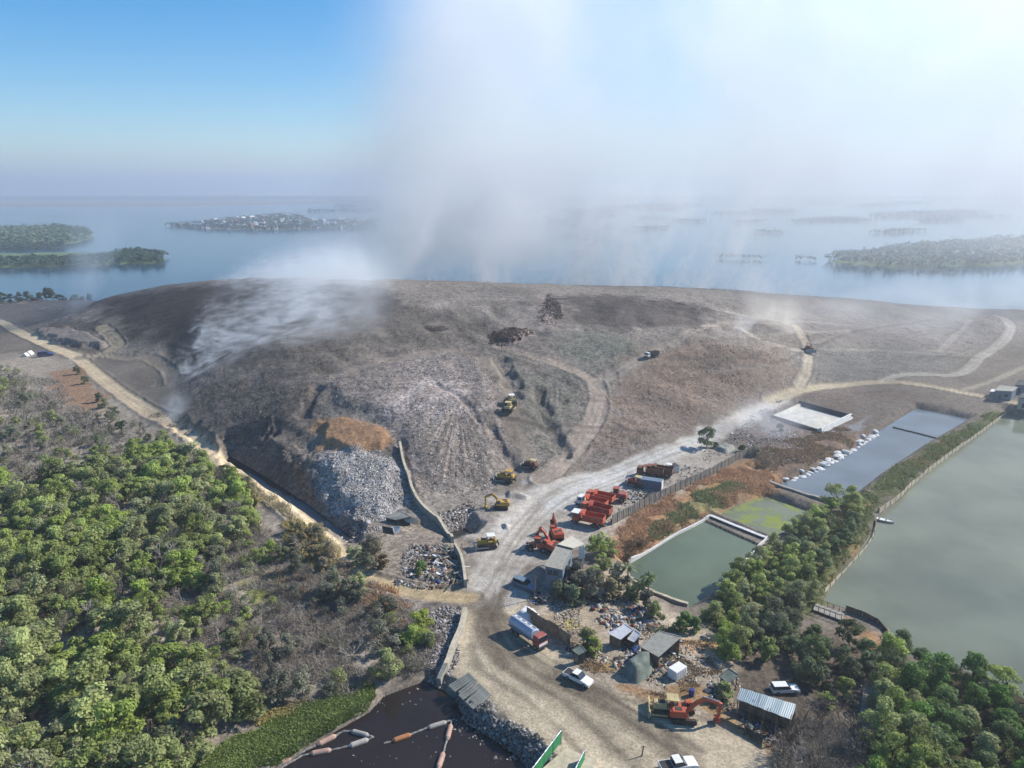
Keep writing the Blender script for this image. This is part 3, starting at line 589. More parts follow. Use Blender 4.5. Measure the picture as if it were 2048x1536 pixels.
# smouldering slope: smoke hugging the ground and trailing to the upper right
_q = on([(340, 690), (385, 738), (350, 655), (500, 700), (600, 640), (700, 600), (450, 640)])
_A = np.c_[np.ones(len(_q)), _q[:, 0], _q[:, 1]]; _pl = np.linalg.lstsq(_A, _q[:, 2], rcond=None)[0]
_s0 = on([(362, 742), (330, 690), (372, 640)])
def slope_smoke(q, p, x, y, z):
    hgt = q.math('SUBTRACT', z, q.math('ADD', q.math('MULTIPLY_ADD', x, float(_pl[1]), float(_pl[0])), q.math('MULTIPLY', y, float(_pl[2]))))
    # distance downwind of the burning edge
    a, b = _s0[0], _s0[2]; nx, ny = (b[1] - a[1]), -(b[0] - a[0]); L = math.hypot(nx, ny); nx /= L; ny /= L
    edge = q.noise(scaled(q, p, (.09, .06, .02)), 1.0, 3, .6, .5)
    s = q.math('ADD', q.math('MULTIPLY_ADD', x, nx, -(a[0] * nx + a[1] * ny)), q.math('MULTIPLY', y, ny))
    s2 = q.math('MULTIPLY_ADD', hgt, -.7, q.math('ADD', s, q.math('MULTIPLY_ADD', edge, 74.0, -39.0)))
    ca, sa = math.cos(math.atan2(.75, 1)), math.sin(math.atan2(.75, 1))
    rot = q.n('ShaderNodeMapping'); q.l(p, rot.inputs[0]); rot.vector_type = 'POINT'; rot.inputs['Rotation'].default_value = (0, 0, -math.atan2(.55, 1))
    st = q.noise(scaled(q, rot.outputs[0], (.06, .17, .16)), 1.0, 5, .66, 2.2)
    m = q.ramp(st, .45, .66)
    soft = q.ramp(q.noise(scaled(q, p, (.03, .03, .03)), 1.0, 3), .35, .7)
    wid = q.math('MULTIPLY', q.ramp(s2, 0, 90, 1.8, 10.0), q.ramp(z, 60, 112, 1, .35))
    vert = q.math('POWER', 2.718, q.math('MULTIPLY', q.math('DIVIDE', q.math('MAXIMUM', hgt, 0.0), wid), -1.0))
    start = q.ramp(s2, 0, 8); dec = q.math('POWER', 2.718, q.math('MULTIPLY', q.math('MAXIMUM', s2, 0.0), -.022))
    far_ = q.ramp(s2, 30, 90)
    tex = q.math('ADD', q.math('MULTIPLY', m, q.math('SUBTRACT', 1.0, q.math('MULTIPLY', far_, .75))), q.math('MULTIPLY', soft, q.math('MULTIPLY', far_, .8)))
    lim = q.math('MULTIPLY', q.ramp(y, 255, 272), q.math('MULTIPLY', q.ramp(y, 415, 475, 1, 0), q.ramp(z, 34, 66, 1, 0)))
    lim = q.math('MULTIPLY', lim, q.math('MULTIPLY', q.ramp(x, -118, -42, 1, 0), q.ramp(s, 75, 140, 1, 0)))
    return q.math('MULTIPLY', q.math('MULTIPLY', q.math('MULTIPLY', vert, start), q.math('MULTIPLY', dec, tex)), q.math('MULTIPLY', lim, .85))
smoke_obj('smoke', (-172, 250, 0), (-42, 478, 70), slope_smoke, (.95, .98, 1.0), 'bluish white smoke streaming off the burning dark slope', .3)

def leaning(px, py, pz, lean, r0, r1, top, dens, nsc=.06, lo=.4, hi=.7):
    def f(q, p, x, y, z):
        t = q.math('SUBTRACT', z, pz); cx = q.math('MULTIPLY_ADD', t, lean, px)
        n = q.noise(scaled(q, p, (nsc, nsc, nsc * .6)), 1.0, 4, .6, .7)
        dx = q.math('SUBTRACT', x, cx); dy = q.math('SUBTRACT', y, py)
        r = q.math('SQRT', q.math('ADD', q.math('MULTIPLY', dx, dx), q.math('MULTIPLY', dy, dy)))
        rad = q.ramp(t, 0, top, r0, r1, False)
        rr = q.math('ADD', q.math('DIVIDE', r, rad), q.math('MULTIPLY_ADD', n, .8, -.4))
        d = q.math('MULTIPLY', q.ramp(rr, .35, 1.0, 1, 0), q.ramp(n, lo, hi, .25, 1.0))
        return q.math('MULTIPLY', d, q.math('MULTIPLY', q.ramp(t, top * .35, top, 1, 0), dens))
    return f
b = at(158, 618)
smoke_obj('smoke', (b.x - 14, b.y - 26, b.z - 3), (b.x + 62, b.y + 26, b.z + 62), leaning(b.x, b.y, b.z, .42, 9, 26, 62, .05), (.88, .94, 1.0), 'thin blue smoke leaning from the far end of the mound', .3)
b = at(352, 838)
smoke_obj('smoke', (b.x - 9, b.y - 9, b.z - 1), (b.x + 11, b.y + 9, b.z + 11), leaning(b.x, b.y, b.z, .15, 4, 8, 11, .12, .2), (.9, .95, 1.0), 'small white puff of smoke above the ditch', .3)
b = at(1612, 694)
smoke_obj('dust', (b.x - 28, b.y - 18, b.z - 2), (b.x + 36, b.y + 62, b.z + 24), leaning(b.x - 3, b.y + 24, b.z, -.30, 12, 21, 23, .075, .1), (1.0, .95, .86), 'tan dust cloud kicked up behind the far bulldozer', .2)
b = at(1480, 662)
smoke_obj('smoke', (b.x - 10, b.y - 8, b.z - 1), (b.x + 14, b.y + 10, b.z + 9), leaning(b.x, b.y, b.z, .5, 5, 9, 9, .12, .15), (.96, .97, 1.0), 'low white smoke patch beside the hilltop track', .3)
b = at(1520, 862)
smoke_obj('smoke', (b.x - 22, b.y - 14, b.z - 1), (b.x + 28, b.y + 14, b.z + 12), leaning(b.x, b.y, b.z, .6, 14, 18, 12, .05, .12), (.88, .92, 1.0), 'faint grey smoke drifting across the road by the white lined basin', .3)

def veil(q, p, x, y, z):
    n = q.noise(scaled(q, p, (.018, .02, .03)), 1.0, 4, .6, 1.0)
    d = q.math('MULTIPLY', q.ramp(n, .38, .72), q.math('MULTIPLY', q.math('MULTIPLY', q.ramp(x, 70, 150), q.ramp(x, 290, 350, 1, 0)), q.math('MULTIPLY', q.ramp(y, 305, 370), q.ramp(y, 425, 452, 1, 0))))
    return q.math('MULTIPLY', d, q.math('MULTIPLY', q.ramp(z, 12, 44, 1, 0), .0085))
smoke_obj('smoke', (68, 303, -2), (352, 454, 46), veil, (.96, .97, 1.0), 'thin pale smoke veil lying over the right end of the landfill', .3)
# ---------------------------------------------------------------- plants
def leaf_mat(name, col, var=.28, trans=.42, k=1.0, hue_=(.474, .514)):
    q = N(name); oi = q.n('ShaderNodeObjectInfo'); ti = q.n('ShaderNodeAttribute', attribute_name='tint').outputs['Fac']
    c0 = lin(col, k)
    f = q.math('ADD', q.math('MULTIPLY', q.ramp(oi.outputs['Random'], 0, 1, 1 - var, 1 + var, False), 1.0), q.math('MULTIPLY_ADD', ti, .7, -.35))
    hue = q.n('ShaderNodeHueSaturation'); hue.inputs['Color'].default_value = (*c0, 1)
    rr = q.math('FRACT', q.math('MULTIPLY', oi.outputs['Random'], 7.31))
    q.l(q.ramp(q.math('MULTIPLY_ADD', ti, .4, rr), 0, 1.4, hue_[0], hue_[1], False), hue.inputs['Hue']); q.l(q.ramp(rr, 0, 1, .75, 1.15, False), hue.inputs['Saturation']); q.l(f, hue.inputs['Value'])
    d = q.n('ShaderNodeBsdfPrincipled'); d.inputs['Roughness'].default_value = .6; d.inputs['Specular IOR Level'].default_value = .25; q.l(hue.outputs[0], d.inputs['Base Color'])
    t = q.n('ShaderNodeBsdfTranslucent'); q.l(hue.outputs[0], t.inputs[0]); mx = q.n('ShaderNodeMixShader'); mx.inputs[0].default_value = trans
    q.l(d.outputs[0], mx.inputs[1]); q.l(t.outputs[0], mx.inputs[2]); q.l(mx.outputs[0], q.out.inputs['Surface']); return q.m
def plain(name, col, rough=.8, k=.8, spec=.3, metal=0.0, vary=.18, scale=1.5, bump=0.0):
    q = N(name); tc = q.obj(); n1 = q.noise(tc, scale, 4, .65); n2 = q.noise(tc, scale * 9, 2, .6)
    f = q.math('MULTIPLY', q.ramp(n1, .3, .7, 1 - vary, 1 + vary), q.ramp(n2, .3, .7, 1 - vary * .5, 1 + vary * .5))
    vm = q.n('ShaderNodeVectorMath', operation='SCALE'); vm.inputs[0].default_value = tuple(lin(col, k)); q.l(f, vm.inputs['Scale'])
    q.bsdf(vm.outputs[0], rough, n2 if bump else None, bump, .05, spec, metal); return q.m
L = {'bright green': leaf_mat('leaf_bright', '#98a45e', k=.95), 'olive green': leaf_mat('leaf_olive', '#90985f', k=.95), 'dark green': leaf_mat('leaf_dark', '#707f56', k=.8),
     'grey green': leaf_mat('leaf_grey', '#8f9078', k=.74), 'deep green': leaf_mat('leaf_deep', '#6a8a42', k=.85), 'yellow green': leaf_mat('leaf_yellow', '#949a55', k=.85), 'dry brown': leaf_mat('leaf_dry', '#8d7452', k=.6, hue_=(.49, .51)), 'tan': leaf_mat('leaf_tan', '#aea072', k=.85, hue_=(.49, .51))}
BARK = plain('bark_grey', '#8d8378', .9, .6, .1); BARKW = plain('bark_pale', '#b3a79c', .9, .75, .1); BARKD = plain('bark_dark', '#5b5048', .9, .6, .1)

def tubes(segs, sides=4):
    V = []; F = []
    for p0, p1, r0, r1 in segs:
        p0 = np.asarray(p0, float); p1 = np.asarray(p1, float); d = p1 - p0; d = d / (np.linalg.norm(d) + 1e-9)
        a = np.cross(d, (0, 0, 1) if abs(d[2]) < .9 else (1, 0, 0)); a /= np.linalg.norm(a); b = np.cross(d, a); o = len(V)
        for p, r in ((p0, r0), (p1, r1)):
            for k in range(sides):
                t = 2 * math.pi * k / sides; V.append(p + r * (math.cos(t) * a + math.sin(t) * b))
        for k in range(sides): F.append((o + k, o + (k + 1) % sides, o + sides + (k + 1) % sides, o + sides + k))
    return np.array(V), np.array(F)
def grow(r, p, d, ln, rad, lev, segs, spread=.75, up=.15, kids=(3, 5), rmin=.018):
    q = p
    for k in range(2):
        dd = d + r.normal(0, .18, 3); dd[2] += up * .5; dd /= np.linalg.norm(dd); e = q + dd * ln / 2
        segs.append((q, e, rad * (1 - .25 * k), rad * (.75 - .2 * k))); q = e; d = dd
        if lev > 0:
            for j in range(r.integers(*kids) // (2 - k) if k else r.integers(1, 3)):
                nd = d + r.normal(0, spread, 3); nd[2] = nd[2] * .7 + up; nd /= np.linalg.norm(nd)
                grow(r, q, nd, ln * r.uniform(.55, .8), max(rmin, rad * .5), lev - 1, segs, spread, up, kids, rmin)
def leaves(r, centres, radii, n, size, flat=.0, up=.6):
    """leaf-sized quads over clumps; returns verts, faces, tint"""
    cen = np.repeat(centres, n, 0); rad = np.repeat(radii, n); m = len(cen)
    d = r.normal(0, 1, (m, 3)); d[:, 2] = np.abs(d[:, 2]) * 1.0 - .35 * (r.random(m) < .35); d /= np.linalg.norm(d, axis=1)[:, None]
    rr = rad * r.uniform(.62, 1.06, m); p = cen + d * rr[:, None] * np.array([1, 1, .8])
    nrm = d + r.normal(0, .55, (m, 3)); nrm[:, 2] += up; nrm /= np.linalg.norm(nrm, axis=1)[:, None]
    a = np.cross(nrm, r.normal(0, 1, (m, 3))); a /= np.linalg.norm(a, axis=1)[:, None]; b = np.cross(nrm, a)
    s = size * r.uniform(.6, 1.35, m)[:, None]; sb = s * r.uniform(.4, .8, m)[:, None]
    V = np.stack([p - a * s, p - b * sb + nrm * s * .12, p + a * s, p + b * sb + nrm * s * .12], 1).reshape(-1, 3)
    tint = np.repeat(np.clip(np.repeat(r.random(len(centres)), n) * .6 + r.random(m) * .4, 0, 1), 4)
    return V, np.arange(m * 4).reshape(-1, 4), tint
def crown(seed, rad, hgt, nc, n, size, base=.35, spread=1.0, dense=1.0):
    r = np.random.default_rng(seed); c_ = []; q = []
    for k in range(nc):
        t = r.uniform(0, 2 * math.pi); e = math.sqrt(r.uniform(.05, 1)); zz = r.uniform(0, 1)
        w_ = math.sqrt(max(0, 1 - (zz - .35) ** 2 / .55))
        c_.append((math.cos(t) * e * rad * .78 * w_ * spread, math.sin(t) * e * rad * .78 * w_ * spread, hgt * (base + (1 - base) * zz * .86))); q.append(rad * r.uniform(.24, .44))
    c_ = np.array(c_); c_[:, :2] += r.normal(0, rad * .12, 2)
    return leaves(r, c_, np.array(q), n, size), c_
def trunk_mesh(name, seed, centres, hgt, rad, mat):
    r = np.random.default_rng(seed); top = np.array([r.normal(0, .2), r.normal(0, .2), hgt * .45]); segs = [((0, 0, -.3), top * .5, rad, rad * .8), (top * .5, top, rad * .8, rad * .6)]
    for c_ in centres[:: max(1, len(centres) // 7)]: segs.append((top * r.uniform(.55, 1), c_, rad * .42, rad * .14))
    v, f = tubes(segs, 5); return mk_mesh(name, v, f, mat, True)
LEAFY = []
for k in range(7):
    hg = [4.6, 5.4, 4.0, 5.0, 6.2, 3.6, 5.2][k]; rd = [2.2, 2.5, 2.0, 2.7, 2.6, 1.8, 2.3][k]
    (v, f, t), cc = crown(100 + k, rd, hg, 17, 120, .19, .12); LEAFY.append((mk_mesh('crown', v, f, L['olive green'], False, {'tint': t}), trunk_mesh('trunk', k, cc, hg, .13, BARK), rd, hg))
ROUND = []      # big smooth crowns of the far right mangrove
for k in range(5):
    hg = [5.5, 6.2, 5.0, 6.6, 5.6][k]; rd = [2.7, 3.1, 2.5, 3.0, 2.8][k]
    (v, f, t), cc = crown(200 + k, rd, hg, 19, 190, .15, .10); ROUND.append((mk_mesh('crown', v, f, L['deep green'], False, {'tint': t}), trunk_mesh('trunk', 40 + k, cc, hg, .15, BARKD), rd, hg))
THIN = []       # half bare grey shrubs: sparse leaves on a twig frame
for k in range(5):
    r = np.random.default_rng(300 + k); segs = []; hg = [2.6, 3.2, 2.2, 3.6, 2.9][k]; rd = [1.9, 2.1, 1.7, 2.2, 1.8][k]
    for j in range(5):
        d = np.array([r.normal(0, .6), r.normal(0, .6), 1.0]); grow(r, np.zeros(3), d / np.linalg.norm(d), hg * .5, .05, 2, segs, .7, .2, (2, 4), .022)
    v, f = tubes(segs, 3); tw = mk_mesh('twigs', v, f, BARK)
    (v, f, t), cc = crown(320 + k, rd, hg, 13, 42, .15, .2); THIN.append((mk_mesh('crown', v, f, L['grey green'], False, {'tint': t}), tw, rd, hg))
BARE = []
for k in range(6):
    r = np.random.default_rng(400 + k); segs = []; hg = [4.4, 5.2, 3.8, 4.8, 3.2, 5.6][k]
    grow(r, np.array([0, 0, -.2]), np.array([r.normal(0, .15), r.normal(0, .15), 1.0]), hg * .55, .12, 3, segs, .62, .22, (3, 5), .026)
    v, f = tubes(segs, 4); v[:, 2] = np.maximum(v[:, 2], -.2); BARE.append((mk_mesh('bare_tree', v, f, BARKW), hg))

def override(o, mat):
    o.material_slots[0].link = 'OBJECT'; o.material_slots[0].material = mat
def scatter(poly, sp, seed, keep=None):
    poly = np.asarray(poly)[:, :2]; r = np.random.default_rng(seed); lo = poly.min(0); hi = poly.max(0); n = int((hi - lo).prod() / sp / sp * 9)
    q = r.uniform(lo, hi, (n, 2)); q = q[sdf_poly(poly, q[:, 0], q[:, 1]) > 0]
    if keep is not None: q = q[keep(q[:, 0], q[:, 1])]
    cell = {}; out = []
    for p in q:
        i, j = int(p[0] // sp), int(p[1] // sp)
        if any(np.hypot(*(p - s)) < sp for a in (-1, 0, 1) for b in (-1, 0, 1) for s in cell.get((i + a, j + b), ())): continue
        cell.setdefault((i, j), []).append(p); out.append(p)
    return np.array(out)
ROADLINES = [smooth_line(on(p)) for p in ([(-60, 625), (40, 664), (160, 718), (300, 822), (400, 887), (480, 947), (535, 984), (600, 1034), (645, 1072), (694, 1140)], [(700, 1140), (800, 1176), (940, 1194)])]
def clear(x, y):
    m = np.ones(x.shape, bool)
    for ln in ROADLINES: m &= dist_line(ln, x, y)[0] > 6.5
    for nm, poly in WATERS:
        m &= sdf_poly(poly, x, y) < -.5
    return m & (sdf_poly(on(YARD), x, y) < -1.5)
def inview(p, m=1.18):
    d = p[:, 1] * cp + 75 * sp + 0 * p[:, 0]; u = p[:, 0] / d * FPX; return (np.abs(u) < 1024 * m) & (p[:, 1] > 62)
def px_of(x, y, z):
    d = y * cp + (CH - z) * sp; return CU + FPX * x / d, CV - FPX * (y * sp + (z - CH) * cp) / d

def where_left(u, v):
    if v > 1430: a = 'along the bottom edge of the woodland'
    elif u > 700: a = 'between the woodland and the tan side road'
    elif v < 830: a = 'at the woodland end by the red earth clearing'
    elif u > 420 + (v - 900) * .9: a = 'beside the long tan road'
    elif u > 420 and v > 1330: a = 'behind the green creek bank'
    elif u > 430: a = 'in the dry middle of the woodland'
    elif v < 1000: a = 'in the thinning upper woodland'
    elif u < 150: a = 'at the left side of the woodland'
    else: a = 'in the heart of the dense woodland'
    return a
def where_right(u, v):
    if v < 1090: return 'at the far tip of the wooded dike'
    if v < 1190: return 'on the wooded dike between green pond and fishpond'
    if v < 1290: return 'near the small jetty at the fishpond edge'
    if u < 1560: return 'behind the grey tin roofed sheds'
    return 'above the long rusty metal roof'
def where_mangrove(u, v):
    if v < 1370: return 'at the very edge of the fishpond'
    if u < 1850: return 'beside the narrow concrete path'
    if v < 1460: return 'in the middle of the mangrove thicket'
    return 'in the near corner mangrove thicket'
STUFF = {'woodland': [[], [], []], 'bare': [[], []]}
def place_tree(name, cat, kind, proto, p, tone, rz, sc, label, group, thin=False):
    z = float(Hx(p[0], p[1])[0]) - .1
    t = thing(name, label, cat, (p[0], p[1], z), rz, group); t.scale = (sc, sc, sc * random.uniform(.78, 1.25))
    c_ = link('crown', proto[0], t); override(c_, L[tone]); link('branches' if thin else 'trunk', proto[1], t); return t
def size_word(s): return 'small' if s < .88 else ('tall' if s > 1.14 else 'medium')

SPIT = on([(1612, 1205), (1690, 1215), (1790, 1262), (1790, 1318), (1745, 1322), (1690, 1288), (1610, 1262)])
jobs = []   # (importance, kind, args)
def add_zone(px, sp, seed, mix, wherefn, tones, smin=.75, smax=1.25, keep=clear, group='trees of the dry woodland'):
    q = scatter(on(px), sp, seed, keep); q = q[inview(q)] if len(q) else q
    r = np.random.default_rng(seed + 1)
    for p in q:
        kd = r.choice(len(mix[0]), p=mix[1]); kd = mix[0][kd]; s = r.uniform(smin, smax)
        u, v = px_of(p[0], p[1], 0.0); pat = float(fbm(p[0], p[1], 18, 2, 99)); ti = int(np.clip((pat - .3) / .4 * len(tones) + r.normal(0, .5), 0, len(tones) - 1)); tone = tones[ti]
        jobs.append((s / math.hypot(p[0], p[1]), kd, p, tone, s, r.uniform(0, 6.28), int(r.integers(0, 5)), wherefn(u, v), group))
add_zone([(-80, 1010), (100, 965), (330, 905), (455, 945), (500, 1020), (480, 1100), (420, 1130), (320, 1200), (300, 1330), (420, 1360), (530, 1400), (440, 1470), (370, 1580), (-100, 1660)], 2.75, 1, (['leafy', 'thin', 'bare'], [.74, .10, .16]), where_left, ['olive green', 'olive green', 'bright green', 'bright green', 'bright green'], .85, 1.5)
add_zone([(-80, 735), (40, 745), (110, 820), (215, 835), (330, 880), (320, 905), (100, 965), (-80, 1010)], 3.1, 2, (['leafy', 'thin', 'bare'], [.16, .44, .40]), where_left, ['dark green', 'grey green', 'grey green', 'olive green'], .6, .95)
add_zone([(480, 1020), (560, 1100), (690, 1150), (760, 1210), (860, 1245), (870, 1290), (830, 1340), (740, 1370), (520, 1430), (440, 1360), (310, 1330), (320, 1200), (420, 1130)], 2.9, 3, (['leafy', 'thin', 'bare'], [.32, .48, .20]), where_left, ['grey green', 'grey green', 'olive green', 'bright green'], .6, 1.0)
add_zone([(1435, 1205), (1500, 1125), (1590, 1065), (1690, 1000), (1735, 1035), (1690, 1090), (1640, 1180), (1640, 1235), (1740, 1275), (1750, 1330), (1725, 1390), (1640, 1420), (1590, 1350), (1500, 1320), (1440, 1330), (1415, 1260)], 3.1, 4, (['round', 'leafy', 'thin'], [.25, .65, .10]), where_right, ['dark green', 'dark green', 'olive green', 'bright green'], .70, 1.02, lambda x, y: (sdf_poly(LAKE, x, y) < -2) & (sdf_poly(POND_GREEN, x, y) < -2.5) & (sdf_poly(POND_ALGAE, x, y) < -3) & (sdf_poly(POND_GREY, x, y) < -3) & (sdf_poly(SPIT, x, y) < 0), 'trees on the wooded dike')
add_zone([(1745, 1440), (1765, 1350), (1800, 1310), (1850, 1335), (1900, 1365), (1960, 1365), (2070, 1420), (2250, 1540), (2200, 1680), (1740, 1680), (1735, 1500)], 3.0, 5, (['round'], [1]), where_mangrove, ['deep green', 'deep green', 'deep green', 'bright green'], .75, 1.1, lambda x, y: sdf_poly(LAKE, x, y) < .5, 'mangrove trees by the fishpond')
add_zone([(1550, 1500), (1610, 1430), (1720, 1440), (1735, 1600), (1590, 1600)], 2.4, 6, (['bare'], [1]), lambda u, v: 'below the long rusty metal roof', ['dark green'], .8, 1.1, None, 'bare grey trees')
jobs.sort(key=lambda j: -j[0])
count = {}; CAPS = {'leafy': 300, 'thin': 220, 'bare': 230, 'round': 200}
for imp, kd, p, tone, s, rz, k, wh, grp in jobs:
    count[kd] = count.get(kd, 0) + 1
    if count[kd] > CAPS[kd]:
        STUFF['bare' if kd == 'bare' else 'woodland'][0].append((p, tone, s, rz, k, kd)); continue
    if kd == 'bare':
        b_ = BARE[k % 6]; o = link('bare_tree', b_[0], None, (p[0], p[1], float(Hx(p[0], p[1])[0])), rz); o.scale = (s, s, s)
        pale = (k + int(rz * 3)) % 3
        if pale: override(o, BARK if pale == 1 else BARKD)
        tag(o, f"{size_word(s)} leafless {'pale' if not pale else 'grey' if pale == 1 else 'dark brown'} tree {wh}", 'tree', 'leafless trees ' + wh)
    elif kd == 'thin':
        place_tree('scrub_bush', 'bush', kd, THIN[k % 5], p, tone, rz, s, f'{size_word(s)} sparse {tone} bush {wh}', 'scrub bushes ' + wh, True)
    elif kd == 'round':
        place_tree('mangrove_tree', 'tree', kd, ROUND[k % 5], p, tone, rz, s, f'{size_word(s)} {tone} round crowned tree {wh}', grp)
    else:
        place_tree('woodland_tree', 'tree', kd, LEAFY[k % 7], p, tone, rz, s, f'{size_word(s)} {tone} leafy tree {wh}', grp)
print('TREES', count)
def merged(name, items, label):
    by = {}
    for p, tone, s, rz, k, kd in items:
        z = float(Hx(p[0], p[1])[0]); pr = (BARE[k % 6][0], None) if kd == 'bare' else (THIN[k % 5] if kd == 'thin' else LEAFY[k % 7])
        for me, key in ((pr[0], 'bark' if kd == 'bare' else tone), (pr[1], 'bark')):
            if me is None: continue
            n_ = len(me.vertices); a = np.empty(n_ * 3, np.float32); me.vertices.foreach_get('co', a); a = a.reshape(-1, 3) * s
            cs, sn = math.cos(rz), math.sin(rz); a = np.c_[a[:, 0] * cs - a[:, 1] * sn + p[0], a[:, 0] * sn + a[:, 1] * cs + p[1], a[:, 2] + z]
            li = np.empty(len(me.loops), np.int32); me.loops.foreach_get('vertex_index', li)
            t = np.zeros(n_, np.float32)
            if 'tint' in me.attributes: me.attributes['tint'].data.foreach_get('value', t)
            by.setdefault(key, []).append((a, li.reshape(-1, 4), np.clip(t * .7 + random.random() * .3, 0, 1)))
    V = []; F = []; T = []; M = []; o = 0; mats = list(by)
    for mi, key in enumerate(mats):
        for a, f, t in by[key]: V.append(a); F.append(f + o); T.append(t); M.append(np.full(len(f), mi, np.int32)); o += len(a)
    if not V: return
    me = mk_mesh(name, np.concatenate(V), np.concatenate(F), None, False, {'tint': np.concatenate(T)})
    for key in mats: me.materials.append(BARK if key == 'bark' else L[key])
    me.polygons.foreach_set('material_index', np.concatenate(M)); tag(link(name, me), label, kind='stuff')
merged('woodland', STUFF['woodland'][0], 'farther grey green scrub woodland beyond the nearer trees')
merged('woods', STUFF['bare'][0], 'far leafless twiggy scrub among the woodland')
# ---------------------------------------------------------------- mesh builder for vehicles, buildings and fences
class MB:
    def __init__(s): s.v = []; s.f = []
    def add(s, v, f):
        o = len(s.v); s.v += [tuple(map(float, p)) for p in v]; s.f += [tuple(i + o for i in q) for q in f]; return s
    def box(s, c, d, rz=0.0, ry=0.0, rx=0.0, top=(1, 1), ch=.12):
        """box with chamfered upright edges; top = taper of the upper face"""
        hx, hy, hz = d[0] / 2, d[1] / 2, d[2] / 2; k = min(ch * .5 * min(d[0], d[1]), .09)
        pr = [(hx, hy - k), (hx - k, hy), (-hx + k, hy), (-hx, hy - k), (-hx, -hy + k), (-hx + k, -hy), (hx - k, -hy), (hx, -hy + k)]
        kz = min(k, hz * .5); rings = [(-hz, 1, 1), (hz - kz, None, None), (hz, None, None)]; v = []
        for j, z in enumerate((-hz, hz - kz, hz)):
            t = 0 if j == 0 else (1 if j == 2 else (2 * hz - kz) / (2 * hz)); sx = 1 + (top[0] - 1) * t; sy = 1 + (top[1] - 1) * t
            ins = kz if j == 2 else 0
            for x, y in pr: v.append((x * sx - math.copysign(ins, x), y * sy - math.copysign(ins, y), z))
        m = Matrix.Translation(c) @ Matrix.Rotation(rz, 4, 'Z') @ Matrix.Rotation(ry, 4, 'Y') @ Matrix.Rotation(rx, 4, 'X')
        v = [m @ Vector(p) for p in v]; f = [tuple(range(7, -1, -1)), tuple(range(16, 24))]
        for j in (0, 8):
            for i in range(8): f.append((j + i, j + (i + 1) % 8, j + 8 + (i + 1) % 8, j + 8 + i))
        return s.add(v, f)
    def cyl(s, p0, p1, r0, r1=None, n=12, cap=True):
        r1 = r0 if r1 is None else r1; p0 = Vector(p0); p1 = Vector(p1); d = (p1 - p0).normalized(); a = d.orthogonal().normalized(); b = d.cross(a)
        v = [p + r * (math.cos(2 * math.pi * k / n) * a + math.sin(2 * math.pi * k / n) * b) for p, r in ((p0, r0), (p1, r1)) for k in range(n)]
        f = [(k, (k + 1) % n, n + (k + 1) % n, n + k) for k in range(n)]
        if cap: f += [tuple(range(n - 1, -1, -1)), tuple(range(n, 2 * n))]
        return s.add(v, f)
    def prism(s, prof, y0, y1):
        """profile in x,z pushed along y"""
        n = len(prof); v = [(x, y0, z) for x, z in prof] + [(x, y1, z) for x, z in prof]
        return s.add(v, [tuple(range(n)), tuple(range(2 * n - 1, n - 1, -1))] + [(i, n + i, n + (i + 1) % n, (i + 1) % n) for i in range(n)])
    def beam(s, p0, p1, w, h):
        p0 = Vector(p0); p1 = Vector(p1); d = (p1 - p0).normalized(); a = d.cross(Vector((0, 0, 1)))
        a = Vector((1, 0, 0)) if a.length < 1e-3 else a.normalized(); b = a.cross(d)
        v = [p + sa * a * w / 2 + sb * b * h / 2 for p in (p0, p1) for sa, sb in ((-1, -1), (1, -1), (1, 1), (-1, 1))]
        return s.add(v, [(3, 2, 1, 0), (4, 5, 6, 7)] + [(i, (i + 1) % 4, 4 + (i + 1) % 4, 4 + i) for i in range(4)])
    def slab(s, top, th):
        """a plate under the given top corners"""
        n = len(top); v = [tuple(p) for p in top] + [(p[0], p[1], p[2] - th) for p in top]
        return s.add(v, [tuple(range(n)), tuple(range(2 * n - 1, n - 1, -1))] + [(i, n + i, n + (i + 1) % n, (i + 1) % n) for i in range(n)])
    def mesh(s, name, mat):
        me = mk_mesh(name, np.array(s.v), s.f, mat); bm = bmesh.new(); bm.from_mesh(me); bmesh.ops.recalc_face_normals(bm, faces=bm.faces); bm.to_mesh(me); bm.free(); return me
    def build(s, name, mat, parent=None, loc=(0, 0, 0), rz=0.0): return link(name, s.mesh(name, mat), parent, loc, rz)
def paint(name, col, rough=.45, k=.8, dirt=.74, dcol='#9c8b74', metal=0.0):
    """vehicle paint with dust and grime of its own"""
    q = N(name); tc = q.obj(); n1 = q.noise(tc, 1.3, 5, .7); n2 = q.noise(tc, 7, 3, .7)
    m = q.math('MULTIPLY', q.ramp(q.math('MULTIPLY_ADD', n2, .4, n1), .55, .95), dirt)
    q.bsdf(q.mixc(m, lin(col, k), lin(dcol, .6)), q.ramp(m, 0, .5, rough, .95), n2, .1, .02, .4, metal); return q.m
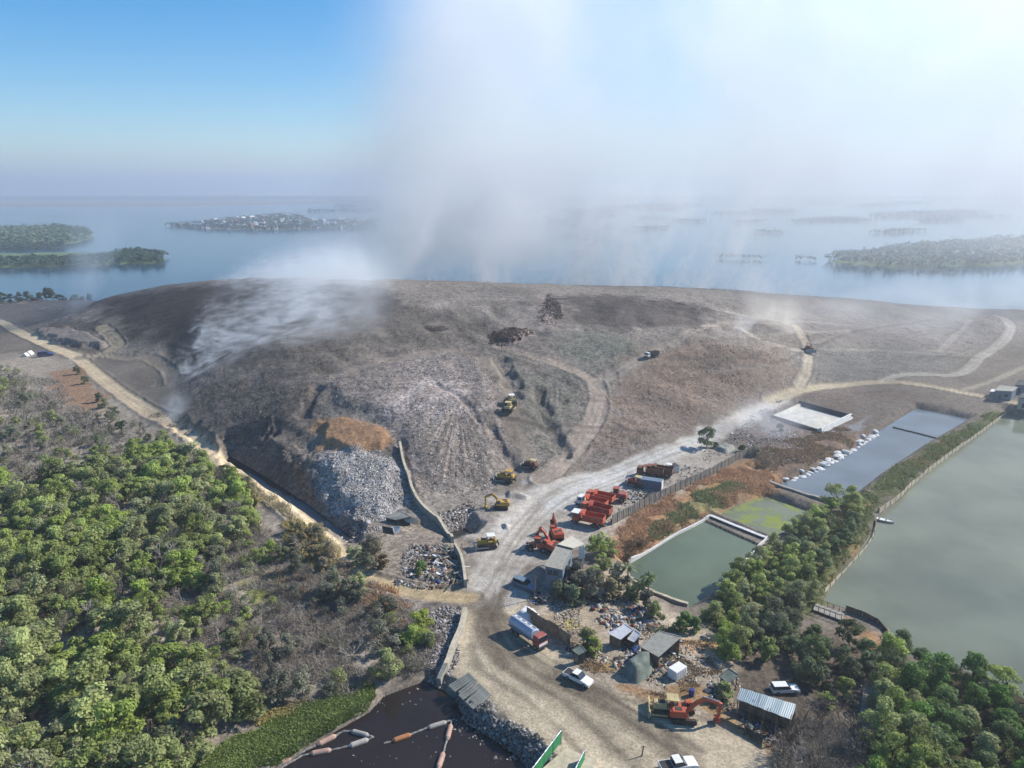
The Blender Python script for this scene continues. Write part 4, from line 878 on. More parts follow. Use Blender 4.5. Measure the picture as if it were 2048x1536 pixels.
M = dict(orange=paint('paint_orange', '#d0502c', .5, .75), red=paint('paint_red', '#b5382a', .5, .7), yellow=paint('paint_yellow', '#d9a93c', .5, .7), cream=paint('paint_cream', '#d8c48a', .5, .75), white=paint('paint_white', '#eceae6', .4, .85, .2),
         black=paint('black_steel', '#24252a', .6, .7, .35), tyre=paint('tyre_rubber', '#2a2929', .9, .6, .5), glass=plain('window_glass', '#2c3942', .12, .6, .6, 0, .1), steel=paint('worn_steel', '#9aa2ad', .4, .75, .25, metal=.35), rust=paint('rusty_steel', '#7a4a33', .8, .7, .5),
         dkorange=paint('paint_dark_orange', '#8e4a2c', .6, .65, .6), grey=paint('paint_grey', '#7d8288', .5, .7, .3), blue=paint('paint_blue', '#2b3f8c', .4, .7, .15), bluegrey=paint('paint_bluegrey', '#6d8396', .5, .75, .3), pinkred=paint('paint_faded_red', '#b0534c', .5, .75, .4), silver=paint('silver_tank', '#b9c1d2', .35, .8, .2, metal=.2),
         concrete=plain('concrete', '#a9a398', .95, .7, .2, 0, .22, .8, .3), sheet=paint('roof_sheet_grey', '#a8a69a', .7, .75, .5, '#86705a'), sheet2=paint('roof_sheet_cream', '#cbc5b3', .7, .78, .4, '#97836a'), wall=plain('plaster_wall', '#b9b6b0', .9, .7, .2, 0, .15, 1.1), bluewall=plain('blue_grey_wall', '#8496a8', .8, .6, .2, 0, .15, 1.1),
         tarpw=plain('white_tarp', '#e2dedc', .7, .8, .3, 0, .12, 1.5, .3), tarpg=plain('green_grey_tarp', '#7d8579', .8, .65, .2, 0, .3, .9, .4), tarpd=plain('dark_tarp', '#4c5552', .8, .6, .2, 0, .3, .9, .4), wood=plain('weathered_wood', '#8f7c68', .95, .65, .1, 0, .3, 1.4, .3), plank=plain('tan_board_fence', '#a58f76', .95, .7, .1, 0, .35, .7, .3),
         fence=plain('fence_sheet', '#a0968a', .8, .66, .2, 0, .22, .35, .2), net=plain('green_net', '#3f8f5c', .8, .7, .2, 0, .2, 2), pale=plain('pale_coping', '#c9bda4', .9, .75, .1, 0, .2, .9, .3), bag=plain('white_sack', '#d8d5d0', .9, .8, .1, 0, .2, 2, .3), pile=plain('concrete_pile', '#9a9a90', .9, .7, .2, 0, .2, 1.2, .3),
         floatp=plain('float_pink', '#c2a08d', .7, .72, .2, 0, .15, .8), floatg=plain('float_grey', '#b3aca2', .7, .72, .2, 0, .15, .8), floato=plain('float_orange', '#bd8258', .7, .72, .2, 0, .15, .8), rope=plain('net_rope', '#a19d96', .95, .6, .1, 0, .4, 3), liner=plain('basin_liner', '#d0cabd', .9, .8, .1, 0, .15, .3), dliner=plain('dark_liner', '#3d434a', .7, .6, .3, 0, .15, .5))
# corrugated, rust stained roof
q = N('long_metal_roof'); tc = q.obj(); sx = q.n('ShaderNodeSeparateXYZ'); q.l(tc, sx.inputs[0])
fl = q.n('ShaderNodeTexWhiteNoise', noise_dimensions='1D'); q.l(q.math('FLOOR', q.math('MULTIPLY', sx.outputs[0], .9)), fl.inputs['W'])
b1 = q.mixc(q.ramp(fl.outputs[0], .2, .8), lin('#9fb1b6', .7), lin('#c3ccca', .75)); b1 = q.mixc(q.ramp(q.noise(tc, .45, 4), .55, .75), b1, lin('#55749a', .65)); b1 = q.mixc(q.ramp(q.noise(scaled(q, tc, (.9, .25, 1)), 1.6, 4), .6, .72), b1, lin('#7b6a55', .6))
wv = q.math('SINE', q.math('MULTIPLY', sx.outputs[0], 22.0)); q.bsdf(b1, .5, wv, .5, .04, .4, .1); M['longroof'] = q.m

def wheels(t, xs, y, r, w=.32, z=None, mat=None):
    for x in xs:
        for sy in (-1, 1):
            o = MB().cyl((0, -w / 2, 0), (0, w / 2, 0), r, r, 14).build('wheel', M['tyre'], t, (x, sy * y, r if z is None else z))
            MB().cyl((0, sy * w * .5, 0), (0, sy * (w * .5 + .02), 0), r * .55, r * .5, 10).build('rim', M['grey'], o)
def tracks(t, ln, gauge, h=.8, w=.5):
    for sy in (-1, 1):
        r = h / 2; prof = [(ln / 2 - r + r * math.cos(a), r + r * math.sin(a)) for a in np.linspace(-math.pi / 2, math.pi / 2, 7)] + [(-ln / 2 + r + r * math.cos(a), r + r * math.sin(a)) for a in np.linspace(math.pi / 2, 3 * math.pi / 2, 7)]
        m = MB().prism(prof, sy * gauge / 2 - w / 2, sy * gauge / 2 + w / 2)
        for k in range(int(ln / .28)): m.box((-ln / 2 + .3 + k * .28, sy * gauge / 2, h + .015), (.12, w * 1.02, .05))
        m.build('track', M['black'], t)
def excavator(p, rz, label, group, col='orange', swing=0.0, reach=1.0, sc=1.0, arm=None):
    t = thing('excavator', label, 'excavator', p, rz, group); t.scale = (sc,) * 3; tracks(t, 4.2, 2.5, .9, .6)
    MB().box((0, 0, .75), (1.8, 1.7, .5)).cyl((0, 0, .9), (0, 0, 1.12), .75, .75, 16).build('chassis', M['black'], t)
    c, s_ = math.cos(swing), math.sin(swing)
    def part(nm, mb, mat, par=t): o = mb.build(nm, mat, par); o.rotation_euler = (0, 0, swing); return o
    b = MB().box((-.75, 0, 1.75), (2.7, 2.7, 1.15), ch=.3, top=(.94, .96)).box((-2.0, 0, 1.65), (.7, 2.6, 1.0), ch=.5); body = part('body', b, M[col])
    MB().box((-.9, -.5, 2.345), (1.1, .9, .06)).box((-1.3, .55, 2.345), (.9, .8, .06)).build('engine_cover', M['black'], body)
    cb = part('cab', MB().box((.85, .85, 2.1), (1.35, 1.0, 1.6), top=(.82, .92)), M[col])
    MB().box((.99, .85, 2.3), (1.22, 1.03, .95), top=(.84, .95)).build('window', M['glass'], cb)
    A = (.55, -.1, 1.7); B, C_, D = arm or ((3.3 * reach, -.1, 4.3), (6.1 * reach, -.1, 3.4), (5.7 * reach, -.1, 1.0))
    mid = ((A[0] + B[0]) / 2 + .1, -.1, (A[2] + B[2]) / 2 + .45)
    part('boom', MB().beam(A, mid, .42, .62).beam(mid, B, .40, .60).beam(B, C_, .36, .48), M[col if arm is None or True else 'black'])
    part('stick', MB().beam((C_[0] - .25, -.1, C_[2] + .25), D, .34, .46), M[col]); part('hydraulic_ram', MB().cyl((.9, .2, 1.6), (B[0] * .62, .2, B[2] * .8), .09).cyl((B[0] * .8, -.1, B[2] + .5), (C_[0] * .95, -.1, C_[2] + .55), .08), M['steel'])
    x, z = D[0], D[2]
    part('bucket', MB().prism([(x + .3, z + .2), (x + .35, z - .35), (x, z - .85), (x - .6, z - .8), (x - .85, z - .35), (x - .5, z - .5), (x - .1, z - .45), (x - .15, z + .15)], -.65, .45), M['black' if arm else col]); return t
def bulldozer(p, rz, label, group, col='yellow', sc=1.0, canopy='white'):
    t = thing('bulldozer', label, 'bulldozer', p, rz, group); t.scale = (sc,) * 3; tracks(t, 3.9, 2.1, 1.0, .55)
    MB().box((.9, 0, 1.35), (2.1, 1.25, 1.0), top=(.95, .85)).box((-.9, 0, 1.15), (1.7, 1.5, .7)).box((-1.7, 0, 1.4), (.6, 1.7, .7)).build('body', M[col], t)
    MB().box((.7, 0, 1.9), (.9, .7, .12)).cyl((1.2, .25, 1.8), (1.2, .25, 2.5), .07).build('exhaust', M['black'], t)
    c_ = MB()
    for x in (-.1, -1.5):
        for y in (-.7, .7): c_.box((x, y, 2.0), (.1, .1, 1.3))
    c_.build('cab_frame', M['black'], t); MB().box((-.8, 0, 2.7), (1.75, 1.7, .14)).build('canopy', M[canopy], t); MB().box((-.85, 0, 1.65), (.6, .7, .5)).build('seat', M['black'], t)
    bl = MB().prism([(2.55, .15), (2.35, .5), (2.35, .9), (2.5, 1.3), (2.62, 1.3), (2.48, .9), (2.48, .5), (2.68, .15)], -1.75, 1.75)
    for y in (-1.42, 1.42): bl.beam((2.4, y, .5), (-.2, y, .5), .16, .22)
    bl.build('blade', M['steel' if col != 'cream' else 'cream'], t); MB().box((-2.3, 0, .9), (.25, 1.5, .5)).beam((-2.35, 0, .9), (-2.5, 0, .15), .15, .2).build('ripper', M['black'], t); return t
def dump_truck(p, rz, label, group, cab='orange', bed='red', roof=None, sc=1.0):
    t = thing('dump_truck', label, 'truck', p, rz, group); t.scale = (sc,) * 3
    MB().box((-.2, .42, .95), (7.4, .16, .28)).box((-.2, -.42, .95), (7.4, .16, .28)).box((3.55, 0, .75), (.3, 2.3, .4)).build('chassis', M['black'], t)
    cb = MB().box((2.75, 0, 1.9), (1.7, 2.3, 1.75), top=(.88, .94)).build('cab', M[cab], t)
    MB().prism([(3.61, 1.85), (3.47, 2.6), (3.505, 2.6), (3.645, 1.85)], -.98, .98).build('windscreen', M['glass'], cb)
    for sy in (-1, 1): MB().prism([(2.3, 1.9), (3.3, 1.9), (3.2, 2.5), (2.35, 2.5)], sy * 1.145 - .02, sy * 1.145 + .02).build('window', M['glass'], cb)
    if roof: MB().box((2.75, 0, 2.86), (2.3, 2.5, .12)).build('roof_panel', M[roof], t)
    b = MB().box((-1.4, 0, 1.32), (4.9, 2.4, .2))
    for sy in (-1, 1):
        b.box((-1.4, sy * 1.18, 2.05), (4.9, .1, 1.35)).box((-1.4, sy * 1.24, 2.74), (5.0, .12, .14))
        for x in (-3.5, -2.1, -.7, .7): b.box((x, sy * 1.27, 2.0), (.14, .1, 1.35))
    b.box((1.02, 0, 2.25), (.1, 2.4, 1.8)).box((1.4, 0, 3.1), (.9, 2.4, .1)).build('tipper_bed', M[bed], t)
    MB().box((-3.86, 0, 2.0), (.1, 2.4, 1.3)).build('tailgate', M[bed], t)
    wheels(t, (2.6, -1.7, -3.0), 1.0, .55); return t
def tanker(p, rz, label):
    t = thing('tanker_truck', label, 'tanker truck', p, rz); t.scale = (.94,) * 3
    MB().box((-.4, .42, .95), (8.4, .16, .28)).box((-.4, -.42, .95), (8.4, .16, .28)).box((4.0, 0, .72), (.3, 2.4, .4)).build('chassis', M['black'], t)
    cb = MB().box((3.15, 0, 1.45), (1.7, 2.35, 1.0)).build('cab', M['red'], t); MB().box((3.12, 0, 2.4), (1.6, 2.25, .9), top=(.86, .94)).build('cab_roof', M['pinkred'], cb)
    MB().prism([(4.01, 1.9), (3.84, 2.7), (3.88, 2.7), (4.05, 1.9)], -.98, .98).build('windscreen', M['glass'], cb)
    MB().box((4.02, 0, 1.3), (.06, 2.0, .5)).build('grille', M['white'], cb)
    a = np.linspace(0, 2 * math.pi, 20, endpoint=False); ring = [(1.2 * math.cos(x) * (1 - .06 * math.cos(2 * x)), 1.0 * math.sin(x)) for x in a]; n = 20; v = []
    for x, k in ((-4.45, .82), (-4.3, 1), (1.7, 1), (1.85, .82)): v += [(x, y * k, 2.15 + z * k) for y, z in ring]
    f = [tuple(range(n)), tuple(range(4 * n - 1, 3 * n - 1, -1))] + [(j * n + i, (j + 1) * n + i, (j + 1) * n + (i + 1) % n, j * n + (i + 1) % n) for j in range(3) for i in range(n)]
    tk = MB().add(v, f).build('tank', M['silver'], t)
    m = MB()
    for y in (-.42, .42): m.box((-1.3, y, 3.2), (5.9, .08, .14))
    for x in (-3.6, -2.2, -.8, .6): m.cyl((x, 0, 3.1), (x, 0, 3.3), .26, .26, 10)
    m.build('walkway', M['white'], tk); MB().box((-1.3, 1.16, 1.5), (5.6, .14, .35)).box((-1.3, -1.16, 1.5), (5.6, .14, .35)).build('side_rail', M['bluegrey'], t)
    wheels(t, (3.0, -2.2, -3.5), 1.02, .55); return t
def pickup(p, rz, label, bed=True, col='white', group=None, sc=1.0, name='pickup_truck', cat='pickup'):
    t = thing(name, label, cat, p, rz, group); t.scale = (sc,) * 3
    prof = [(-2.6, .45), (-2.6, 1.05), (-.95, 1.08), (.95, 1.12), (2.2, .98), (2.6, .8), (2.62, .45)]
    body = MB().prism(prof, -.9, .9).build('body', M[col], t)
    x0 = -.9 if bed else -2.45
    cab = MB().prism([(x0, 1.07), (x0 + .18, 1.72), (.35, 1.74), (1.05, 1.1)], -.78, .78).build('cab', M['glass'], t)
    MB().box(((x0 + .45) / 2 - .02, 0, 1.745), (.35 - x0 - .15, 1.5, .07)).build('roof', M[col], cab)
    if bed: MB().box((-1.75, 0, 1.075), (1.5, 1.6, .05)).build('cargo_bed', M['black'], t)
    for sy in (-1, 1): MB().box((2.58, sy * .68, .78), (.08, .3, .16)).build('headlight', M['silver'], t)
    wheels(t, (1.65, -1.6), .82, .37, .24); return t
def loader(p, rz, label, col='red', sc=1.0):
    t = thing('wheel_loader', label, 'loader', p, rz); t.scale = (sc,) * 3
    MB().box((-1.4, 0, 1.5), (2.5, 1.9, 1.1), top=(.9, .9)).box((.8, 0, 1.1), (1.4, 1.2, .8)).build('body', M[col], t)
    cb = MB().box((-.1, 0, 2.4), (1.3, 1.4, 1.3), top=(.9, .9)).build('cab', M['glass'], t); MB().box((-.1, 0, 3.1), (1.45, 1.5, .12)).build('roof', M[col], cb)
    m = MB()
    for y in (-.55, .55): m.beam((.9, y, 1.6), (2.5, y, .9), .16, .3)
    m.build('lift_arm', M['black'], t); MB().prism([(2.4, .2), (2.4, 1.2), (2.55, 1.25), (2.6, .5), (3.5, .15), (3.5, .08)], -1.3, 1.3).build('bucket', M['steel'], t)
    wheels(t, (1.2, -1.6), 1.0, .68, .5); return t

def posts_fence(name, label, cat, pts, h, mat, th=.06, step=3.0, pw=.12, post=None, topline=None, corr=True, lean=0.0):
    """sheet fence following a ground line; panels between posts"""
    pts = smooth_line(pts, 2.0)[:, :2]; seg = np.r_[0, np.cumsum(np.linalg.norm(np.diff(pts, axis=0), axis=1))]; Lt = seg[-1]
    n = max(2, int(Lt / step)); s = np.linspace(0, Lt, n + 1); q = np.c_[np.interp(s, seg, pts[:, 0]), np.interp(s, seg, pts[:, 1])]; zz = Hx(q[:, 0], q[:, 1]); o = q[0]; z0 = zz[0]
    t = thing(name, label, cat, (o[0], o[1], z0)); m = MB(); r = np.random.default_rng(int(abs(o[0] * 10)))
    for i in range(n):
        a = Vector((*(q[i] - o), zz[i] - z0)); b = Vector((*(q[i + 1] - o), zz[i + 1] - z0)); d = (b - a); nrm = Vector((-d.y, d.x, 0)).normalized(); k = 6 if corr else 1; ha = h * r.uniform(.94, 1.05)
        off = nrm * r.uniform(-.03, .03)
        for j in range(k):
            p0 = a + d * (j / k) + off; p1 = a + d * ((j + 1) / k) + off; w_ = nrm * (.05 if corr and j % 2 else 0)
            v = [p0 + w_ + Vector((0, 0, -.4)), p1 + w_ + Vector((0, 0, -.4)), p1 + w_ + nrm * lean + Vector((0, 0, ha)), p0 + w_ + nrm * lean + Vector((0, 0, ha))]
            v += [p + nrm * th for p in v]; m.add(v, [(0, 1, 2, 3), (7, 6, 5, 4), (0, 4, 5, 1), (3, 2, 6, 7), (0, 3, 7, 4), (1, 5, 6, 2)])
    m.build('panel', mat, t)
    for i in range(min(n + 1, 90)):
        a = Vector((*(q[i] - o), zz[i] - z0)); MB().box((0, 0, h * .5 - .1), (pw, pw, h + .5)).build('post', post or M['concrete'], t, a)
    return t
def wall_run(name, label, cat, pts, h, w, mat, cap=None, capname='coping', level=None):
    """solid wall or berm with a coping, along a ground line"""
    pts = smooth_line(pts, 1.5)[:, :2]; zz = Hx(pts[:, 0], pts[:, 1]) if level is None else np.full(len(pts), level); o = np.array([*pts[0], zz[0]]); t = thing(name, label, cat, o); v = []; r = np.random.default_rng(5)
    g_ = np.gradient(pts, axis=0); g_ /= np.linalg.norm(g_, axis=1)[:, None]; nn = np.c_[-g_[:, 1], g_[:, 0]]; top = zz + h * r.uniform(.92, 1.06, len(zz)); n = len(pts)
    def strip(wb, wt, zb, zt):
        V = np.stack([np.c_[pts + nn * wb, zb], np.c_[pts + nn * wt, zt], np.c_[pts - nn * wt, zt], np.c_[pts - nn * wb, zb]], 1).reshape(-1, 3) - o
        F = [(i * 4 + k, i * 4 + (k + 1) % 4, i * 4 + 4 + (k + 1) % 4, i * 4 + 4 + k) for i in range(n - 1) for k in range(4)] + [(0, 1, 2, 3), (n * 4 - 1, n * 4 - 2, n * 4 - 3, n * 4 - 4)]
        return MB().add(V, F)
    strip(w * .75, w * .5, zz - .6, top).build('wall_body', mat, t)
    if cap: strip(w * .56, w * .56, top - .02, top + .12).build(capname, cap, t)
    return t
def shed(name, label, cat, roof_px, zr, wallmat, roofmat, walls=(1, 1, 1, 1), th=.12, over=.3, windows=(), posts=False, group=None, gz=None):
    """building under a roof whose corners are given in the picture at heights zr; walls[i] stands under edge i"""
    zr = [zr] * len(roof_px) if np.isscalar(zr) else zr; c4 = [P(u, v, z) for (u, v), z in zip(roof_px, zr)]; ctr = sum(c4) / len(c4); g0 = float(Hx(ctr[0], ctr[1])[0]) if gz is None else gz
    o = np.array([ctr[0], ctr[1], g0]); t = thing(name, label, cat, o, 0, group); c4 = [p - o for p in c4]; n = len(c4)
    rf = MB().slab(c4, th); 
    for i in range(n):
        a, b = Vector(c4[i]), Vector(c4[(i + 1) % n]); rf.beam(a + Vector((0, 0, .02)), b + Vector((0, 0, .02)), .12, .1)
    rfo = rf.build('roof', roofmat, t)
    ins = [np.array([p[0], p[1], p[2]]) * np.array([1, 1, 1]) - np.r_[over * (p[:2] / (np.linalg.norm(p[:2]) + 1e-6)), 0] for p in c4]
    for i in range(n):
        a, b = ins[i], ins[(i + 1) % n]
        if walls[i]:
            d = Vector(b - a); d.z = 0; d.normalize(); nr = Vector((d.y, -d.x, 0)); cs = [(a[0], a[1], -.3), (b[0], b[1], -.3), (b[0], b[1], b[2] - th - .01), (a[0], a[1], a[2] - th - .01)]
            v = [Vector(p) for p in cs]; v += [p - nr * (.12) for p in v]
            wo_ = MB().add(v, [(0, 1, 2, 3), (7, 6, 5, 4), (0, 4, 5, 1), (3, 2, 6, 7), (0, 3, 7, 4), (1, 5, 6, 2)]).build('wall', wallmat, t)
            for (e, s0, z0_, w_, h_, nm, mt) in windows:
                if e != i: continue
                p = Vector(a) + d * (s0 * (Vector(b - a)).length); p.z = z0_
                MB().box((0, 0, 0), (w_, .3, h_), rz=math.atan2(d.y, d.x)).build(nm, mt, wo_, p)
        if posts: MB().box((a[0], a[1], (a[2] - th) / 2 - .15), (.14, .14, a[2] - th + .28)).build('post', M['wood'], t)
    return t
# ---------------------------------------------------------------- vehicles and plant
A_ = lambda d: R(d)
tanker(at(1057, 1280), A_(-50), 'long silver tanker truck with a red cab parked on the dirt road')
pickup(at(1156, 1362), A_(-38), 'white pickup truck with a dark open bed parked at the yard edge', True, sc=.93)
pickup(at(1049, 1175), A_(-38), 'dark grey and white car in the shadow of the two roofed house', False, 'bluegrey', name='parked_car', cat='car')
pickup(at(1569, 1383), A_(3), 'white utility van under the trees behind the long metal roof', False, sc=.85, name='utility_van', cat='van')
pickup(at(1356, 1538), A_(12), 'white pickup cut off by the bottom edge of the photo', True)
pickup(at(92, 712), A_(20), 'blue car on the grey flat beside two white tents', False, 'blue', name='parked_car', cat='car', sc=1.3)
pickup(at(69, 602), A_(10), 'dark car on the sandy track along the far shore', False, 'red', name='parked_car', cat='car')
excavator(at(1366, 1437), A_(-6), 'big orange excavator with its arm reaching right over the yard', 'excavators on the site', 'orange', sc=.88)
bulldozer(at(1332, 1424), A_(172), 'yellow bulldozer parked tail to tail with the big orange excavator', 'bulldozers on the site', 'cream', 1.0, 'cream')
excavator(at(1003, 1016), A_(174), 'yellow excavator with a raised arm beside the brown soil heap', 'excavators on the site', 'yellow', .15, .8, .85)
bulldozer(at(1011, 962), A_(165), 'orange yellow bulldozer at the foot of the landfill slope', 'bulldozers on the site', 'yellow', 1.15, 'yellow')
bulldozer(at(1061, 937), A_(150), 'dark brown bulldozer by the start of the hill track', 'bulldozers on the site', 'dkorange', .95, 'cream')
bulldozer(at(974, 1094), A_(190), 'yellow bulldozer with a white canopy between the dark pool and road', 'bulldozers on the site', 'yellow', 1.05, 'white')
bulldozer(at(1022, 808), A_(100), 'cream bulldozer working on the landfill bench, farther of two', 'bulldozers on the site', 'cream', 1.1, 'white')
bulldozer(at(1018, 820), A_(75), 'cream bulldozer working on the landfill bench, nearer of two', 'bulldozers on the site', 'cream', 1.1, 'cream')
dump_truck(at(1303, 716), A_(215), 'small white and black truck climbing the hill track', None, 'white', 'black', None, .8)
bulldozer(at(1618, 702), A_(-95), 'dark bulldozer raising dust on the far track', 'bulldozers on the site', 'dkorange', 1.25, 'dkorange')
G_ = 'dump trucks parked along the grey road'
dump_truck(at(1183, 1016), A_(150), 'red dump truck with a white nosed cab, farthest of three parked abreast', G_, 'white', 'orange')
dump_truck(at(1191, 1030), A_(150), 'red dump truck with an orange cab, in the middle of three parked abreast', G_, 'orange', 'red')
dump_truck(at(1176, 1049), A_(155), 'dump truck with a flat white cab roof, nearest of three parked abreast', G_, 'orange', 'orange', 'white')
arm1 = ((1.9, -.1, 3.6), (3.4, -.1, 4.6), (4.4, -.1, 2.4))
dump_truck(at(1199, 1005), A_(150), 'orange dump truck half hidden behind the red trucks, beside the faded loader', G_, 'orange', 'orange', None, .95)
bulldozer(at(1332, 944), A_(160), 'rusty bulldozer between the brown truck and the small steel box', 'bulldozers on the site', 'dkorange', .9, 'white')
e = excavator(at(1113, 1076), A_(95), 'orange excavator with a folded black bucket nearest the dump trucks', 'excavators on the site', 'orange', .1, 1, .95, arm1)
e = excavator(at(1103, 1104), A_(118), 'orange excavator parked close to the grey house roof', 'excavators on the site', 'orange', .3, 1, 1.0, arm1)
loader(at(1074, 1100), A_(165), 'small red wheel loader beside the parked orange excavators', 'orange')
loader(at(1231, 1000), A_(160), 'faded red wheel loader standing alone beyond the dump trucks', 'pinkred', 1.1)
bulldozer(at(1270, 971), A_(150), 'orange bulldozer in front of the dark shipping container', 'bulldozers on the site', 'orange', 1.0, 'cream')
dump_truck(at(1299, 953), A_(160), 'rusty orange dump truck behind the dark shipping container', G_, 'dkorange', 'dkorange', None, .95)
dump_truck(at(1318, 951), A_(155), 'rusty brown dump truck, last in the row by the road', G_, 'dkorange', 'rust', None, .95)
def container(p, rz, label, mat, end, d=(6, 2.4, 2.5)):
    t = thing('shipping_container', label, 'container', p, rz); m = MB().box((0, 0, d[2] / 2), d, ch=.03)
    for k in range(int(d[0] / .4)):
        for sy in (-1, 1): m.box((-d[0] / 2 + .3 + k * .4, sy * (d[1] / 2 + .02), d[2] / 2), (.16, .06, d[2] - .3))
    m.build('body', M[mat], t)
    for sy in (-1, 1): MB().box((d[0] / 2 + .03, sy * d[1] / 4, d[2] / 2), (.06, d[1] / 2 - .06, d[2] - .2)).build('door', M[end], t)
    return t
container(at(1301, 975), A_(-22), 'dark blue grey shipping container with white end doors', 'bluegrey', 'white')
container(at(1354, 1352), A_(38), 'small white box container alone in the sunlit yard', 'white', 'white', (2.6, 1.7, 1.7))
container(at(1348, 943), A_(-70), 'small dark steel box beside the last rusty truck', 'black', 'white', (2.4, 1.8, 2.0))
t = thing('oil_drum', 'blue plastic drum beside the orange grass patch', 'drum', at(1383, 1391)); MB().cyl((0, 0, 0), (0, 0, 1.1), .42, .42, 14).cyl((0, 0, .35), (0, 0, .42), .45, .45, 14).cyl((0, 0, .72), (0, 0, .79), .45, .45, 14).build('body', M['blue'], t); MB().cyl((0, 0, 1.1), (0, 0, 1.15), .36, .34, 14).build('lid', M['blue'], t)
def boat(p, rz, label):
    t = thing('boat', label, 'boat', p, rz); st = [(-2.2, .55), (-1.2, .75), (.4, .75), (1.6, .45), (2.4, .03)]; v = []
    for x, w_ in st: v += [(x, -w_, .5), (x, -w_ * .6, 0), (x, w_ * .6, 0), (x, w_, .5), (x, w_ * .85, .42), (x, -w_ * .85, .42)]
    f = [(i * 6 + k, i * 6 + (k + 1) % 6, i * 6 + 6 + (k + 1) % 6, i * 6 + 6 + k) for i in range(4) for k in range(6)] + [tuple(range(6)), tuple(range(29, 23, -1))]
    MB().add(v, f).build('hull', M['white'], t); MB().box((-.9, 0, .45), (.3, 1.3, .06)).box((.6, 0, .45), (.3, 1.2, .06)).build('bench', M['wood'], t)
q_ = P(1766, 1042, WL); boat((q_[0], q_[1], WL), A_(-35), 'small white boat moored at the fishpond bank')
for u, v, s, lb in ((52, 712, .8, 'white tent on the far left flat, left of the pair'), (60, 709, .9, 'white tent on the far left flat, right of the pair')):
    t = thing('tent', lb, 'tent', at(u, v)); MB().prism([(-1.8 * s, 0), (0, 2 * s), (1.8 * s, 0)], -1.5 * s, 1.5 * s).build('canopy', M['tarpw'], t); MB().beam((0, -1.55 * s, 2 * s + .03), (0, 1.55 * s, 2 * s + .03), .1, .08).build('ridge_pole', M['wood'], t)

# ---------------------------------------------------------------- buildings
Wn = M['glass']
t = shed('house', 'two storey house with a grey and a cream lean-to roof', 'house', [(1089, 1132), (1126, 1140), (1146, 1097), (1115, 1089)], [5.2, 5.0, 5.6, 5.8], M['bluewall'], M['sheet'], windows=((0, .25, 3.9, .9, .9, 'window', Wn), (0, .62, 3.9, .9, .9, 'window', Wn), (0, .45, 1.1, .9, 2.0, 'door', M['wood']), (1, .3, 3.8, 1.0, .9, 'window', Wn), (1, .7, 3.8, 1.0, .9, 'window', Wn)))
o = Vector(t.location); c4 = [P(u, v, z) - np.array(o) for (u, v), z in zip([(1115, 1088.4), (1146, 1096.4), (1169, 1088), (1143, 1071)], [6.1, 5.9, 5.3, 5.5])]
MB().slab(c4, .12).build('roof', M['sheet2'], t)
for p in (c4[2], c4[3]): MB().box((p[0] * .96, p[1] * .96, p[2] / 2 - .1), (.25, .25, p[2])).build('post', M['white'], t)
MB().box((c4[2][0] * .9, c4[2][1] * .93, 3.6), (1.3, .15, 2.6), rz=.3).build('screen_wall', M['white'], t)
shed('shed', 'open shed with a worn grey tin roof near the wooded dike', 'shed', [(1280, 1293), (1317, 1314), (1362, 1274), (1319, 1262)], [2.5, 2.4, 3.2, 3.3], M['wood'], M['sheet'], (1, 0, 1, 0), posts=True)
shed('shack', 'shack under torn white tarpaulin sheets beside the yellow green bush', 'shack', [(1217, 1267), (1241, 1279), (1266, 1259), (1250, 1248)], [2.2, 2.1, 2.9, 3.0], M['wood'], M['tarpw'], (1, 0, 1, 1), posts=True)
shed('shack', 'small lean-to under a crumpled pale sheet behind the white tarpaulin shack', 'shack', [(1255, 1278), (1268, 1284), (1281, 1268), (1270, 1259)], [1.6, 1.5, 2.3, 2.4], M['wood'], M['tarpw'], (0, 0, 1, 1), posts=True)
shed('canopy', 'grey tarpaulin shelter tucked under the trees by the yard', 'shelter', [(1438, 1352), (1458, 1367), (1478, 1350), (1458, 1337)], [1.9, 1.7, 2.3, 2.5], M['tarpg'], M['tarpg'], (0, 0, 0, 1), posts=True)
shed('hut', 'dark hut with a green grey roof beside the board fence', 'hut', [(1144, 1300), (1158, 1310), (1172, 1302), (1162, 1291)], [2.4, 2.2, 2.5, 2.7], M['tarpd'], M['tarpg'], (1, 1, 1, 1), windows=((0, .5, 1.0, .8, 1.8, 'door', M['wood']),))
# long metal roof: the corrugation follows its length
rp = [P(u, v, z) for (u, v), z in zip([(1473.6, 1398), (1583, 1440), (1592, 1409), (1481.5, 1375.6)], [2.7, 2.7, 3.2, 3.2])]; ctr = sum(rp) / 4; g0 = float(Hx(ctr[0], ctr[1])[0]); ax = rp[1] - rp[0]; rz_ = math.atan2(ax[1], ax[0])
t = thing('shed', 'long open shed with rust streaked blue white metal roof', 'shed', (ctr[0], ctr[1], g0), rz_)
lc = []
for p in rp:
    d = p - np.array([ctr[0], ctr[1], g0]); lc.append((d[0] * math.cos(rz_) + d[1] * math.sin(rz_), -d[0] * math.sin(rz_) + d[1] * math.cos(rz_), d[2]))
m = MB()
for k in range(8):
    a, b = k / 8, (k + 1) / 8; dz = .05 * (k % 2); q0 = [np.array(lc[0]) * (1 - s) + np.array(lc[1]) * s for s in (a, b)]; q1 = [np.array(lc[3]) * (1 - s) + np.array(lc[2]) * s for s in (a, b)]
    m.slab([q0[0] + (0, 0, dz), q0[1] + (.0, 0, dz), q1[1] + (0, 0, dz), q1[0] + (0, 0, dz)], .07)
m.build('roof', M['longroof'], t)
for k in range(5):
    for a, b in ((0, 1), (3, 2)):
        p = np.array(lc[a]) * (1 - k / 4 * .96 - .02) + np.array(lc[b]) * (k / 4 * .96 + .02); MB().box((p[0], p[1] * .93, p[2] / 2 - .25), (.14, .14, p[2] + .2)).build('post', M['wood'], t)
